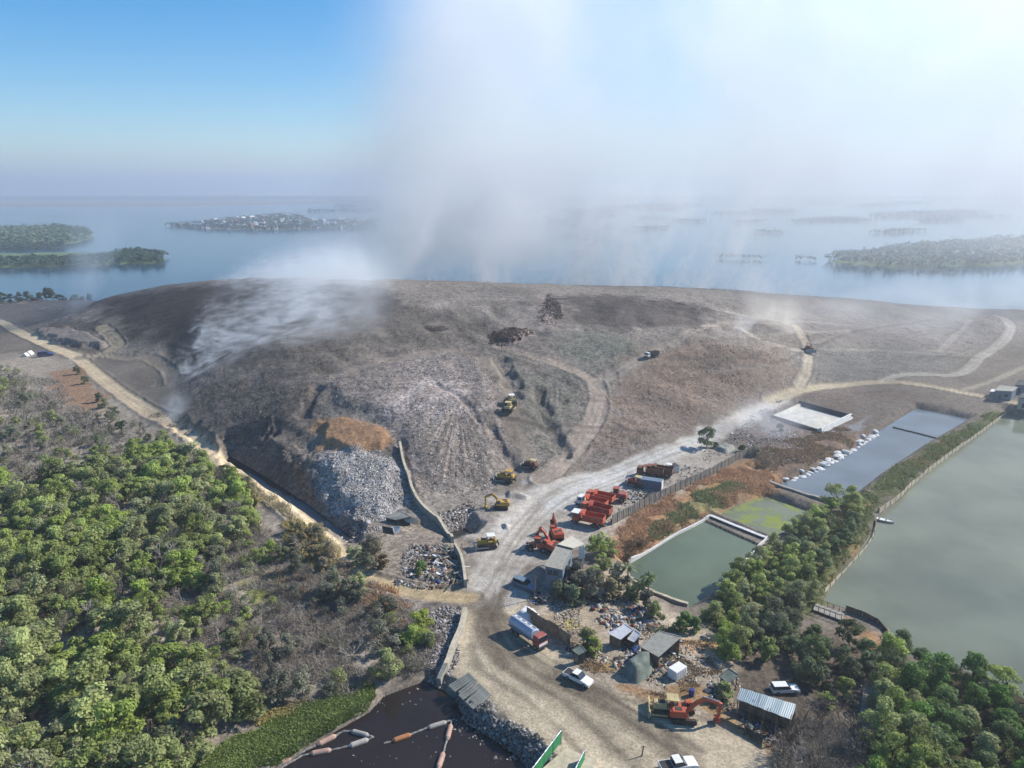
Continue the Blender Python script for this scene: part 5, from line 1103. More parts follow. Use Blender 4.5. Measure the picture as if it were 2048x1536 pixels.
p0, p1 = np.array(lc[3]), np.array(lc[2]); MB().add([(p0[0], p0[1] * .9, -.3), (p1[0], p1[1] * .9, -.3), (p1[0], p1[1] * .9, 2.9), (p0[0], p0[1] * .9, 2.9), (p0[0], p0[1] * .88, -.3), (p1[0], p1[1] * .88, -.3), (p1[0], p1[1] * .88, 2.9), (p0[0], p0[1] * .88, 2.9)], [(0, 1, 2, 3), (7, 6, 5, 4), (0, 4, 5, 1), (3, 2, 6, 7), (0, 3, 7, 4), (1, 5, 6, 2)]).build('back_wall', M['wood'], t)
# tarpaulin covered stack: a draped lumpy heap
def draped(name, label, cat, px, zt, mat, seed, n=14):
    c4 = [P(u, v, zt) for u, v in px]; ctr = sum(c4) / len(c4); g0 = float(Hx(ctr[0], ctr[1])[0]); poly = np.array(c4); r_ = 3.2; v = []; xs = np.linspace(poly[:, 0].min() - 1, poly[:, 0].max() + 1, n); ys_ = np.linspace(poly[:, 1].min() - 1, poly[:, 1].max() + 1, n)
    XX, YY = np.meshgrid(xs, ys_); d = sdf_poly(poly, XX.ravel(), YY.ravel()); z = (zt - g0) * sstep(-1.0, .35, d) + (fbm(XX.ravel(), YY.ravel(), 1.1, 3, seed) - .5) * .9 * sstep(-.8, .5, d)
    V = np.c_[XX.ravel() - ctr[0], YY.ravel() - ctr[1], np.maximum(z, -.1) - .1]; ii = np.arange(n * n).reshape(n, n); F = np.stack([ii[:-1, :-1], ii[:-1, 1:], ii[1:, 1:], ii[1:, :-1]], -1).reshape(-1, 4)
    keep = (sdf_poly(poly, XX.ravel(), YY.ravel()) > -1.15)[F].any(1); o = link(name, mk_mesh(name, V, F[keep], mat, False), None, (ctr[0], ctr[1], g0)); tag(o, label, cat); return o
draped('tarpaulin_stack', 'tall stack covered by a crumpled grey green tarpaulin in front of the tin shed', 'covered stack', [(1254, 1318), (1272, 1334), (1296, 1318), (1302, 1300), (1278, 1300)], 2.6, M['tarpg'], 5)
draped('debris_heap', 'pale heap of torn sheets and boards beside the tanker tail', 'debris heap', [(1036, 1222), (1056, 1232), (1070, 1216), (1050, 1206)], 1.7, M['tarpw'], 8)
draped('debris_heap', 'grey scrap heap under the hillside tree by the road', 'debris heap', [(1432, 892), (1452, 898), (1466, 889), (1450, 884)], .9, M['pile'], 9)
draped('debris_heap', 'heap of old tyres and scrap along the sheet fence', 'debris heap', [(1290, 992), (1318, 988), (1326, 980), (1296, 984)], .8, M['tarpd'], 10)
t = shed('shack', 'collapsing shack of pale sheets between the ditch and retaining wall', 'shack', [(770, 1034), (792, 1040), (822, 1033), (800, 1022)], [1.6, 1.5, 2.3, 2.4], M['wood'], M['sheet'], (0, 0, 1, 1), posts=True)
o = Vector(t.location)
for pts, zz, mt in (([(800, 1023), (824, 1034), (830, 1048), (810, 1042)], [2.2, 2.1, 1.0, 1.2], 'sheet2'), ([(786, 1052), (800, 1054), (802, 1064), (788, 1066)], [1.4, 1.4, .3, .3], 'tarpw'), ([(764, 1052), (785, 1056), (788, 1070), (766, 1066)], [1.2, 1.3, .2, .2], 'tarpd')):
    MB().slab([P(u, v, z) - np.array(o) for (u, v), z in zip(pts, zz)], .06).build('sheet', M[mt], t)
r = np.random.default_rng(3)
def board_pile(label, px, n, seed):
    c0 = at(*px); t = thing('plank_pile', label, 'plank pile', c0); r = np.random.default_rng(seed)
    for k in range(n):
        a = r.uniform(0, 3.1); ln = r.uniform(1.5, 3.6); p = Vector((r.normal(0, 1.8), r.normal(0, 1.8), .15 + r.uniform(0, .9))); d = Vector((math.cos(a), math.sin(a), r.uniform(-.25, .25))) * ln / 2
        MB().beam(p - d, p + d, r.uniform(.15, .5), .06).build('plank', M[['wood', 'concrete', 'tarpw', 'wood', 'tarpd'][k % 5]], t)
board_pile('broken boards and sheets beside the lower retaining wall', (882, 1122), 26, 4); board_pile('scattered planks south of the collapsing shack', (905, 1155), 16, 6); board_pile('loose boards in front of the fishpond side tin shed', (1338, 1300), 14, 7)
def far_building(px, zt, label, wallm, roofm): shed('warehouse', label, 'warehouse', px, zt, wallm, roofm, over=.4, windows=((0, .3, 1.2, 1.0, 1.6, 'door', M['black']), (0, .7, 1.8, 1.0, .8, 'window', Wn)))
far_building([(1989, 781), (2026, 783), (2036, 774), (2000, 770)], [4, 4, 4.6, 4.6], 'long blue grey warehouse by the far right road bend', M['bluewall'], M['sheet']); far_building([(2030, 770), (2064, 772), (2070, 763), (2038, 760)], [4, 4, 4.6, 4.6], 'low dark blue warehouse beyond the long one', M['bluewall'], M['tarpd'])
far_building([(2036, 795), (2080, 800), (2090, 789), (2046, 785)], [4, 4, 4.4, 4.4], 'dark green roofed building at the road beside the fishpond corner', M['wall'], M['tarpd'])
shed('hut', 'tiny white hut left of the long blue grey warehouse', 'hut', [(1980, 783), (1990, 784), (1993, 779), (1984, 778)], 2.4, M['wall'], M['tarpw'])

# ---------------------------------------------------------------- fences, walls, dams
posts_fence('sheet_fence', 'long grey sheet fence along the top of the orange embankment', 'fence', on([(1224, 1050), (1290, 1015), (1350, 985), (1400, 962), (1440, 942), (1472, 922), (1505, 908)]), 2.5, M['fence'], step=2.2)
posts_fence('board_fence', 'tan board fence behind the silver tanker', 'fence', on([(1054, 1240), (1082, 1258), (1112, 1276), (1140, 1293)]), 2.6, M['plank'], step=2.4)
wall_run('retaining_wall', 'pale topped retaining wall winding down the landfill foot', 'wall', on([(800, 892), (806, 925), (818, 962), (826, 992), (838, 1012), (860, 1034), (884, 1058), (905, 1086)]), 1.5, .55, M['concrete'], M['pale'])
wall_run('retaining_wall', 'short pale wall curving down to the tan side road', 'wall', on([(910, 1102), (922, 1122), (928, 1150), (931, 1176)]), 1.7, .5, M['concrete'], M['pale'])
wall_run('retaining_wall', 'pale wall along the yard edge down to the black creek', 'wall', on([(930, 1228), (922, 1262), (906, 1300), (892, 1340), (878, 1374)]), 1.2, .7, M['concrete'], M['pale'])
wall_run('dam_wall', 'dark faced concrete wall dividing the grey and algae ponds', 'dam', P(np.array([1524, 1570, 1615, 1662]), np.array([968, 984, 999, 1013]), WL), 1.6, .8, M['bluegrey'], M['concrete'], level=WL - .1)
wall_run('sack_dike', 'dike of white and black sacks between the algae and green ponds', 'dike', P(np.array([1420, 1455, 1495, 1536]), np.array([1036, 1050, 1066, 1082]), WL), .8, .9, M['tarpd'], M['bag'], level=WL - .1)
posts_fence('net_fence', 'pale net fence along the fishpond side of the dike', 'fence', P(np.array([1757, 1800, 1830, 1900, 1960, 2012]), np.array([1030, 998, 966, 912, 868, 828]), WL), 1.3, M['pale'], step=3.5, corr=False, post=M['wood'])
posts_fence('net_fence', 'pale net fence curving around the wooded dike tip', 'fence', P(np.array([1648, 1672, 1700, 1732, 1748, 1752]), np.array([1192, 1162, 1132, 1096, 1070, 1044]), WL), 1.2, M['pale'], step=3.5, corr=False, post=M['wood'])
posts_fence('net_fence', 'low fence around the orange grass spit near the jetty', 'fence', P(np.array([1690, 1735, 1772, 1776, 1764]), np.array([1232, 1248, 1268, 1288, 1308]), WL), 1.1, M['wood'], step=2.5, corr=False, post=M['pale'])
wall_run('plank_walkway', 'thin dark plank walkway crossing the far part of the grey pond', 'walkway', P(np.array([1786, 1835, 1884]), np.array([855, 867, 880]), WL), .2, .45, M['wood'], M['tarpd'], level=WL)
wall_run('pond_kerb', 'white kerb along the embankment side of the green pond', 'kerb', P(np.array([1255, 1300, 1345, 1385, 1420]), np.array([1128, 1102, 1074, 1054, 1036]), WL), .7, .45, M['bag'])
wall_run('pond_kerb', 'pale kerb along the wooded side of the green pond', 'kerb', P(np.array([1536, 1500, 1470, 1436]), np.array([1084, 1120, 1150, 1186]), WL), .8, .4, M['bag'])
wall_run('pond_kerb', 'concrete kerb along the near side of the green pond', 'kerb', P(np.array([1260, 1295, 1340, 1375]), np.array([1168, 1190, 1212, 1222]), WL), 1.0, .6, M['concrete'], M['pale'])
# basin lined with pale sheets
bz = P(1620, 830, 0); cs = [P(u, v, .2) for u, v in [(1602, 803), (1702, 830), (1643, 858), (1546, 828)]]; ctr = sum(cs) / 4; g0 = float(Hx(ctr[0], ctr[1])[0]); t = thing('basin', 'walled basin lined with white sheets beside the tan road', 'basin', (ctr[0], ctr[1], g0)); lc = [p - np.array([ctr[0], ctr[1], g0]) for p in cs]
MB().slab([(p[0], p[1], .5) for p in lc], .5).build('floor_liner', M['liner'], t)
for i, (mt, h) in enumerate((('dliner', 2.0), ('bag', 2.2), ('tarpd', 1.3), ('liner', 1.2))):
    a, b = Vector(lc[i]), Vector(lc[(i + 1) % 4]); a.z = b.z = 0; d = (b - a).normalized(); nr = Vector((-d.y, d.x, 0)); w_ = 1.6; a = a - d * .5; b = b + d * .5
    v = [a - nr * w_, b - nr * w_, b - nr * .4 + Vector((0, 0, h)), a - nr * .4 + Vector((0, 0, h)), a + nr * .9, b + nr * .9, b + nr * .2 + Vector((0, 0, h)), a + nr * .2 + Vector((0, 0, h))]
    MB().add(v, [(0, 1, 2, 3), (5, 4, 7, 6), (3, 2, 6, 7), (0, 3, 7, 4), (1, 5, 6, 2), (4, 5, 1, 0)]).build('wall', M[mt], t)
# sacks on the pond bank
sack = []
for k in range(3):
    bm = bmesh.new(); bmesh.ops.create_icosphere(bm, subdivisions=2, radius=.5); rr = np.random.default_rng(50 + k)
    for vv in bm.verts: vv.co = Vector((vv.co.x * 1.7, vv.co.y * 1.1, max(vv.co.z, -.25) * .8)) * (1 + rr.uniform(-.1, .12))
    me = bpy.data.meshes.new('sack'); bm.to_mesh(me); bm.free(); me.materials.append(M['bag']); sack.append(me)
line = smooth_line(P(np.array([1572, 1600, 1640, 1672, 1700, 1730, 1752]), np.array([962, 955, 936, 916, 904, 884, 868]), WL)[:, :2], 1.0); rr = np.random.default_rng(9); ln_ = np.r_[0, np.cumsum(np.linalg.norm(np.diff(line, axis=0), axis=1))]
for k in range(78):
    s = rr.uniform(0, ln_[-1]); x = np.interp(s, ln_, line[:, 0]) + rr.normal(0, .35); y = np.interp(s, ln_, line[:, 1]) + rr.normal(0, .6); o = link('sack', sack[k % 3], None, (x, y, float(Hx(x, y)[0]) + .2), rr.uniform(0, 6)); sc_ = rr.uniform(1.1, 1.9); o.scale = (sc_, sc_, sc_ * .8)
    tag(o, 'white filled sack on the bank of the long grey pond', 'sack', 'white sacks lining the long grey pond')
# concrete piles laid side by side on the creek bank
pile = MB().cyl((-2.6, 0, 0), (2.6, 0, 0), .21, .21, 10).mesh('concrete_pile', M['pile'])
for k in range(15):
    f_ = k / 14; a = P(898 + 47 * f_ + (6 if k in (4, 5, 9) else 0), 1373 + 45 * f_, -.7 + .02 * k); b = P(939 + 42 * f_ - (5 if k == 6 else 0), 1347 + 42 * f_, .35); c0 = (a + b) / 2; d = Vector(b - a)
    o = link('concrete_pile', pile, None, c0); o.rotation_euler = (0, -math.atan2(d.z, math.hypot(d.x, d.y)), math.atan2(d.y, d.x)); o.scale = (d.length / 5.2, 1, 1)
    tag(o, ('topmost' if k == 0 else 'lowest' if k == 14 else 'inner') + ' grey concrete pile in the row laid on the creek bank', 'pile', 'concrete piles laid side by side')
# floating booms
def boom(label, floats, order):
    pts = [(P(*a, WL + .12), P(*b, WL + .12), m_, rad) for a, b, m_, rad in floats]; o = pts[0][0]; t = thing('floating_boom', label, 'floating boom', o)
    for a, b, m_, rad in pts:
        a = Vector(a - o); b = Vector(b - o); d = (b - a).normalized(); MB().cyl(a, a + d * rad, rad * .45, rad, 12).cyl(a + d * rad, b - d * rad, rad, rad, 12).cyl(b - d * rad, b, rad, rad * .45, 12).build('float', M[m_], t)
    for p, q2 in order:
        p = Vector(P(*p, WL + .06) - o); q2 = Vector(P(*q2, WL + .06) - o); m = MB(); n = max(2, int((q2 - p).length / .5)); pr = p
        for k in range(1, n + 1):
            e = p.lerp(q2, k / n) + Vector((random.uniform(-.06, .06), random.uniform(-.06, .06), 0)); m.cyl(pr, e, .16, .18 if k % 2 else .10, 6); pr = e
        m.build('rope', M['rope'], t)
boom('string of pink and grey floats doubled back along the green bank', [((545, 1533), (583, 1515), 'floatp', .55), ((634, 1490), (672, 1471), 'floatp', .42), ((702, 1462.5), (738, 1472), 'floatg', .40), ((697, 1493), (737, 1479), 'floatg', .42), ((620, 1508), (663, 1500), 'floatp', .40)],
     [((583, 1515), (634, 1490)), ((672, 1471), (685, 1463)), ((685, 1463), (702, 1462.5)), ((738, 1472), (748, 1474)), ((748, 1474), (737, 1479)), ((697, 1493), (663, 1500)), ((620, 1508), (605, 1511)), ((605, 1511), (575, 1528)), ((575, 1528), (540, 1550))])
boom('string of orange and pink floats bent across the black creek', [((784.5, 1482), (822, 1469), 'floato', .38), ((855, 1456), (893, 1444), 'floatg', .38), ((902, 1449), (894, 1480), 'floatp', .38), ((887, 1505), (876, 1538), 'floatp', .40)],
     [((768, 1487), (784.5, 1482)), ((822, 1469), (855, 1456)), ((893, 1444), (903, 1441)), ((903, 1441), (902, 1449)), ((894, 1480), (887, 1505)), ((876, 1538), (868, 1560))])
# bridge with green side nets, jetty, path
def plate(px, z): return [P(u, v, z) for u, v in px]
bp = plate([(1132, 1496), (1188, 1518), (1195, 1620), (1040, 1620), (1075, 1545)], .35); o = bp[0]; t = thing('footbridge', 'concrete bridge deck with green netted sides at the bottom of the photo', 'bridge', o)
MB().slab([p - o for p in bp], .5).build('deck', M['pale'], t)
for a, b, h in (((1122, 1483), (1050, 1580), 1.9), ((1168, 1520), (1120, 1620), 1.6)):
    a = Vector(P(*a, .3) - o); b = Vector(P(*b, .3) - o); d = (b - a); nr = Vector((-d.y, d.x, 0)).normalized() * .04; z = Vector((0, 0, h))
    nt_ = MB().add([a - nr, b - nr, b - nr + z, a - nr + z, a + nr, b + nr, b + nr + z, a + nr + z], [(0, 1, 2, 3), (7, 6, 5, 4), (0, 4, 5, 1), (3, 2, 6, 7), (0, 3, 7, 4), (1, 5, 6, 2)]).build('side_net', M['net'], t)
    MB().cyl(a + z, b + z, .09).build('rail', M['steel'], nt_)
    for k in range(5): MB().cyl(a.lerp(b, k / 4) - Vector((0, 0, .5)), a.lerp(b, k / 4) + z * 1.08, .07).build('post', M['black'], nt_)
jp = plate([(1632, 1206), (1690, 1227), (1682, 1240), (1626, 1219)], -1.0); o = jp[0]; t = thing('jetty', 'small grey plank jetty with thin rails at the fishpond edge', 'jetty', o); MB().slab([p - o for p in jp], .2).build('deck', M['concrete'], t)
for a, b in ((0, 1), (3, 2)):
    m = MB().cyl(Vector(jp[a] - o) + Vector((0, 0, 1)), Vector(jp[b] - o) + Vector((0, 0, 1)), .05)
    for k in range(6): p = Vector(jp[a] - o).lerp(Vector(jp[b] - o), k / 5); m.cyl(p - Vector((0, 0, 1.8)), p + Vector((0, 0, 1)), .06)
    m.build('railing', M['wood'], t)
pp = smooth_line(on([(1752, 1330), (1742, 1375), (1738, 1420), (1728, 1465)]), 1.0); g_ = np.gradient(pp[:, :2], axis=0); g_ /= np.linalg.norm(g_, axis=1)[:, None]; n2_ = np.c_[-g_[:, 1], g_[:, 0]] * 1.1; z_ = Hx(pp[:, 0], pp[:, 1]) + .18
Vp = np.stack([np.c_[pp[:, :2] + n2_, z_], np.c_[pp[:, :2] - n2_, z_], np.c_[pp[:, :2] - n2_, z_ - .4], np.c_[pp[:, :2] + n2_, z_ - .4]], 1).reshape(-1, 3); n_p = len(pp)
tag(link('path', mk_mesh('path', Vp, [(i * 4 + k, i * 4 + 4 + k, i * 4 + 4 + (k + 1) % 4, i * 4 + (k + 1) % 4) for i in range(n_p - 1) for k in range(4)], M['concrete'])), 'narrow grey concrete path between the trees and the mangrove thicket', kind='structure')
# ---------------------------------------------------------------- beyond the landfill: islands, village, far shore
def land(name, poly, h, mat, label, noise=6.0, res=26):
    """low island: a rounded sheet rising out of the water"""
    poly = np.asarray(poly)[:, :2]; lo = poly.min(0) - 8; hi = poly.max(0) + 8; n = max(20, min(160, int((hi - lo).max() / res)))
    xs = np.linspace(lo[0], hi[0], n * 2); ys_ = np.linspace(lo[1], hi[1], n); XX, YY = np.meshgrid(xs, ys_); x = XX.ravel(); y = YY.ravel()
    d = sdf_poly(poly, x, y) + (fbm(x, y, noise * 6, 3, 3) - .5) * noise * 2; z = SEA - 1.2 + (h + 1.4) * sstep(-4, 6, d)
    ii = np.arange(len(x)).reshape(n, n * 2); F = np.stack([ii[:-1, :-1], ii[:-1, 1:], ii[1:, 1:], ii[1:, :-1]], -1).reshape(-1, 4); F = F[(d > -14)[F].any(1)]
    return tag(link(name, mk_mesh(name, np.c_[x, y, z], F, mat, True)), label, kind='structure')
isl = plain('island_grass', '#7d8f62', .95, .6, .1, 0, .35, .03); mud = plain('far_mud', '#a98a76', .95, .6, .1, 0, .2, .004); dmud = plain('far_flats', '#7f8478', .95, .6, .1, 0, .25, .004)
def canopy(name, poly, n, size, h, mat, label, seed, edge=False):
    """distant wooded ground: thousands of leaf clumps in tree-sized crowns"""
    poly = np.asarray(poly)[:, :2]; q = scatter(poly, size * 1.5, seed) ; r = np.random.default_rng(seed)
    d = sdf_poly(poly, q[:, 0], q[:, 1])
    if edge: q = q[d < edge]
    rad = size * r.uniform(.7, 1.3, len(q)); c_ = np.c_[q, SEA + .3 + h * r.uniform(.35, .75, len(q))]
    v, f, t = leaves(r, c_, rad, n, size * .30); tag(link(name, mk_mesh(name, v, f, mat, False, {'tint': t})), label, kind='stuff')
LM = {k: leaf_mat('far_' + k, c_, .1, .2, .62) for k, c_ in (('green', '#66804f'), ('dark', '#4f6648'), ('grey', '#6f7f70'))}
near_isl = P(np.array([-220, 0, 180, 230, 318, 326, 270, 190, 0, -220]), np.array([537, 537, 533, 529, 529, 514, 506, 505, 508, 508]), SEA)
far_isl = P(np.array([-260, 0, 80, 120, 155, 165, 182, 165, 110, 60, -260]), np.array([500, 496, 492, 490, 487, 484, 474, 462, 456, 461, 466]), SEA)
land('island', near_isl, 1.0, isl, 'nearer grassy mangrove island across the bay on the left'); land('island', far_isl, 1.2, isl, 'farther green island behind the nearer one on the left')
canopy('woods', P(np.array([-220, 0, 180, 230, 318, 326, 270, 225, 190, 150, 0, -220]), np.array([537, 537, 533, 529, 529, 514, 508, 517, 522, 524, 526, 526]), SEA), 60, 5.0, 8, LM['dark'], 'dark mangrove belt along the nearer left island shore', 61)
canopy('woods', P(np.array([-220, 60, 130, 130, 40, -220]), np.array([500, 500, 497, 493, 494, 496]), SEA), 60, 4.5, 6, LM['dark'], 'dark tree line between the two left islands', 62)
canopy('woods', far_isl, 26, 8.0, 8, LM['green'], 'green mangrove covering the farther left island', 63)
r_isl = P(np.array([1655, 1700, 1790, 1900, 2048, 2300, 2300, 2048, 1900, 1800, 1700]), np.array([521, 514, 504, 492, 482, 474, 528, 530, 534, 537, 531]), SEA)
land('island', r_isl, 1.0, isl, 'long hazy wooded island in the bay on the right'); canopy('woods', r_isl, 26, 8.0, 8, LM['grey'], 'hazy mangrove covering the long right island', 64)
# village on stilts: one house after another
v_poly = P(np.array([330, 400, 460, 520, 560, 600, 620, 690, 755, 755, 600, 540, 420]), np.array([452, 449, 440, 435, 431, 434, 445, 444, 443, 456, 460, 461, 459]), SEA)
land('island', v_poly, .6, dmud, 'low island carrying the fishing village', 4, 20)
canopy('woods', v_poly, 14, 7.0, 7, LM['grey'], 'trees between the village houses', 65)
q = scatter(v_poly, 17, 66); rr = np.random.default_rng(67); hm = []
for wc, rc in (('#d9d6d0', '#c9ccd2'), ('#b9b3a8', '#8a6a58'), ('#c9d2d8', '#8fa3ae'), ('#a9a49c', '#e6e3df')):
    wm = plain('village_wall', wc, .8, .85, .2, 0, .1, .2); rm = plain('village_roof', rc, .7, .8, .2, 0, .1, .2)
    m = MB(); m.add([(x, y, z) for z in (-.5, 4.5) for x, y in ((-4, -3), (4, -3), (4, 3), (-4, 3))], [(0, 1, 5, 4), (1, 2, 6, 5), (2, 3, 7, 6), (3, 0, 4, 7)])
    a = m.mesh('village_house', wm); a.materials.append(rm); bm = bmesh.new(); bm.from_mesh(a)
    vs_ = [bm.verts.new(p) for p in ((-4.5, -3.5, 4.3), (4.5, -3.5, 4.3), (4.5, 3.5, 4.3), (-4.5, 3.5, 4.3), (-4.5, 0, 6.4), (4.5, 0, 6.4))]
    for fc in ((0, 1, 5, 4), (2, 3, 4, 5), (1, 2, 5), (3, 0, 4), (3, 2, 1, 0)): bm.faces.new([vs_[i] for i in fc]).material_index = 1
    bm.to_mesh(a); bm.free(); hm.append((a, ['white walled', 'brown roofed', 'blue grey', 'white roofed'][len(hm)]))
for p in q[:170]:
    k = int(rr.integers(0, 4)); o = link('village_house', hm[k][0], None, (p[0], p[1], SEA + .5), rr.uniform(0, 3.1)); s = rr.uniform(.8, 1.5); o.scale = (s, s, s * rr.uniform(.8, 1.5)); u, v = px_of(p[0], p[1], 0)
    tag(o, f"{hm[k][1]} village house {'at the sparse left tip' if u < 440 else 'in the dense middle' if u < 600 else 'at the hazy right end'} of the bay island", 'house', 'houses of the fishing village')
# far shore and flats
def strip(name, px, mat, label, z=SEA + .5, kind='structure'):
    pts = [P(u, v, z) for u, v in px]; return tag(link(name, mk_mesh(name, np.array(pts), [tuple(range(len(pts)))], mat)), label, kind=kind)
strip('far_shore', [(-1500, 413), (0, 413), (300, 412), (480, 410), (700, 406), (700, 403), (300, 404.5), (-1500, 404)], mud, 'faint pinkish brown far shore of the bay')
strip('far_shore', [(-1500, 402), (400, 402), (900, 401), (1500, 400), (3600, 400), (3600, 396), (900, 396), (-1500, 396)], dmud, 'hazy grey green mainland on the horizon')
canopy('woods', P(np.array([-600, 300, 900, 1500, 2600, 2600, 1500, 300, -600]), np.array([400.5, 400.5, 400, 400, 400.5, 398.5, 398, 398.5, 398.5]), SEA), 8, 26, 18, LM['dark'], 'faint tree line along the far mainland', 70)
hy = [(1140, 424, 1245, 421), (1160, 430, 1220, 428), (1155, 434, 1235, 432), (1140, 456, 1232, 454), (1118, 471, 1160, 476), (1150, 483, 1196, 486), (1180, 468, 1205, 466), (1300, 412, 1370, 409), (1290, 421, 1375, 418), (1310, 438, 1320, 437), (1290, 460, 1340, 456), (1480, 446, 1540, 444), (1500, 464, 1545, 467), (1462, 518, 1480, 516), (1490, 520, 1530, 519),
      (1620, 522, 1630, 520), (1168, 510, 1182, 508), (1190, 504, 1200, 503), (620, 424, 750, 422), (660, 405, 745, 406), (1640, 440, 1720, 438), (1770, 468, 1850, 462), (1760, 430, 1900, 428), (680, 414, 760, 413), (1860, 540, 1885, 538), (1900, 545, 1912, 543)]
rr = np.random.default_rng(12)
for k in range(26):
    u_ = rr.uniform(760, 2000); v_ = rr.uniform(405, 447); hy.append((u_, v_, u_ + rr.uniform(40, 170), v_ - rr.uniform(.3, 1.6)))
for i, (u0, v0, u1, v1) in enumerate(hy):
    a = P(u0, v0, SEA + .3); b = P(u1, v1, SEA + .3); d = b - a; nr = np.array([-d[1], d[0], 0]) / np.linalg.norm(d) ; w_ = np.linalg.norm(a) * .022
    canopy('fish_pens', np.array([a - nr * w_ * .2, b - nr * w_ * .2, b + nr * w_, a + nr * w_]), 10, max(3.0, np.linalg.norm(a) * .004), 4, LM['dark'], 'dark fish pens and reed rows standing in the hazy bay', 80 + i)
# trees along the far bank at the left, each its own
for i, (u, v, s) in enumerate([(-20, 609, 1.5), (4, 607, 1.4), (20, 606, 1.4), (36, 605, 1.3), (57, 602, 1.7), (78, 599, 1.5), (92, 597, 1.5), (104, 596, 1.7), (118, 595, 1.5), (128, 593, 1.2), (140, 591, 1.4), (150, 590, 1.6), (162, 589, 1.3), (176, 588, 1.2)]):
    p = P(u, v - 2, 1.0); place_tree('bank_tree', 'tree', 'leafy', LEAFY[i % 7], p, 'dark green', i * 1.7, s, ('tree at the left frame end' if u < 45 else 'tall tree' if s > 1.55 else 'tree') + (' of the far sandy bank row' if u < 45 else ' on the far sandy bank, ' + ('left half of the row' if u < 110 else 'end of the row by the smoke')), 'trees along the far sandy bank')
# ---------------------------------------------------------------- single trees, bushes and palms around the yard
def single(u, v, proto, tone, s, name, cat, label, rz=None, zz=0.0):
    p = at(u, v); return place_tree(name, cat, '', proto, (p.x, p.y), tone, random.uniform(0, 6) if rz is None else rz, s, label, None, proto in THIN)
single(1413, 897, LEAFY[1], 'dark green', 1.2, 'roadside_tree', 'tree', 'lone round dark tree at the edge of the grey road'); single(1432, 896, LEAFY[5], 'dark green', .62, 'roadside_bush', 'bush', 'small dark bush at the right of the lone road tree')
single(1484, 903, LEAFY[5], 'dark green', .8, 'roadside_bush', 'bush', 'low dark bush at the upper end of the sheet fence'); single(1512, 912, LEAFY[2], 'grey green', .85, 'roadside_bush', 'bush', 'grey green bush behind the sheet fence end'); single(1530, 935, THIN[1], 'grey green', .9, 'scrub_bush', 'bush', 'sparse bush on the brown bank above the dam wall')
single(1560, 862, LEAFY[2], 'dark green', .8, 'roadside_bush', 'bush', 'dark bush in faint smoke below the white basin')
single(1196, 1116, LEAFY[4], 'bright green', 1.0, 'yard_tree', 'tree', 'bushy bright green tree at the right of the house'); single(1220, 1104, LEAFY[3], 'olive green', .85, 'yard_tree', 'tree', 'olive green tree between the house and the orange bank'); single(1207, 1142, LEAFY[0], 'bright green', .85, 'yard_tree', 'tree', 'bright green tree below the house and nearest the green pond')
single(1268, 1100, THIN[3], 'dry brown', .95, 'scrub_bush', 'bush', 'brown dry bush on the embankment beside the green trees'); single(1285, 1096, THIN[0], 'dry brown', .8, 'scrub_bush', 'bush', 'small brown bush lower on the orange embankment'); single(1255, 1122, THIN[2], 'dry brown', .8, 'scrub_bush', 'bush', 'brown bush at the corner of the green pond')
for u, v, k, tn, s, lb in ((1145, 1172, 2, 'grey green', .85, 'grey green tree in front of the house'), (1165, 1185, 0, 'grey green', .8, 'grey green tree between the house and the concrete pad'), (1190, 1165, 5, 'olive green', .9, 'low olive tree behind the grey trees by the house'), (1123, 1196, 2, 'dark green', .75, 'dark small tree at the roadside below the house'), (1150, 1205, 5, 'dark green', .9, 'dark low tree over the shaded yard corner'),
                           (1185, 1196, 1, 'grey green', .7, 'grey tree above the concrete pad'), (1225, 1195, 5, 'tan', .85, 'tan bush above the orange earth by the pad'), (1235, 1168, 3, 'grey green', .7, 'grey green tree at the green pond corner by the palms'), (1262, 1200, 5, 'olive green', .7, 'olive bush beside the near pond kerb'), (1305, 1235, 5, 'olive green', .6, 'low olive bush above the tin shed'), (1290, 1218, 2, 'grey green', .6, 'small grey tree between the kerb and tin shed')):
    single(u, v, LEAFY[k], tn, s * 1.4, 'yard_tree', 'tree', lb)
for u, v, s, lb in ((1205, 1205, .75, 'leafless dark tree beside the concrete pad'), (1175, 1178, .7, 'leafless tree in the grey trees below the house'), (1250, 1215, .6, 'small leafless tree at the near pond kerb')):
    p = at(u, v); o = link('bare_tree', BARE[int(s * 100) % 6][0], None, p, s * 9); o.scale = (s, s, s); override(o, BARKD); tag(o, lb, 'tree')
single(1172, 1300, LEAFY[0], 'yellow green', 1.0, 'yard_tree', 'tree', 'round yellow green tree beside the dark hut'); single(1187, 1306, LEAFY[5], 'yellow green', .9, 'yard_bush', 'bush', 'yellow green bush right of the round yellow tree')
single(1360, 1262, LEAFY[0], 'deep green', .85, 'yard_tree', 'tree', 'fresh green tree behind the grey tin shed'); single(1388, 1262, LEAFY[5], 'deep green', .8, 'yard_tree', 'tree', 'low fresh green tree right of the tin shed'); single(1450, 1400, LEAFY[5], 'bright green', .8, 'yard_bush', 'bush', 'small bright bush below the grey tarpaulin shelter')
single(722, 1180, LEAFY[0], 'bright green', .9, 'roadside_tree', 'tree', 'bright green tree where the long tan road meets the side road'); single(706, 1196, LEAFY[2], 'olive green', .75, 'roadside_tree', 'tree', 'olive tree just left of the bright road corner tree')
single(838, 1268, LEAFY[4], 'yellow green', 1.0, 'roadside_tree', 'tree', 'big yellow green tree left of the creek wall'); single(820, 1290, LEAFY[3], 'bright green', .95, 'roadside_tree', 'tree', 'bright green tree below the big yellow green one'); single(856, 1288, LEAFY[5], 'olive green', .85, 'roadside_tree', 'tree', 'olive tree between the yellow green tree and creek wall')
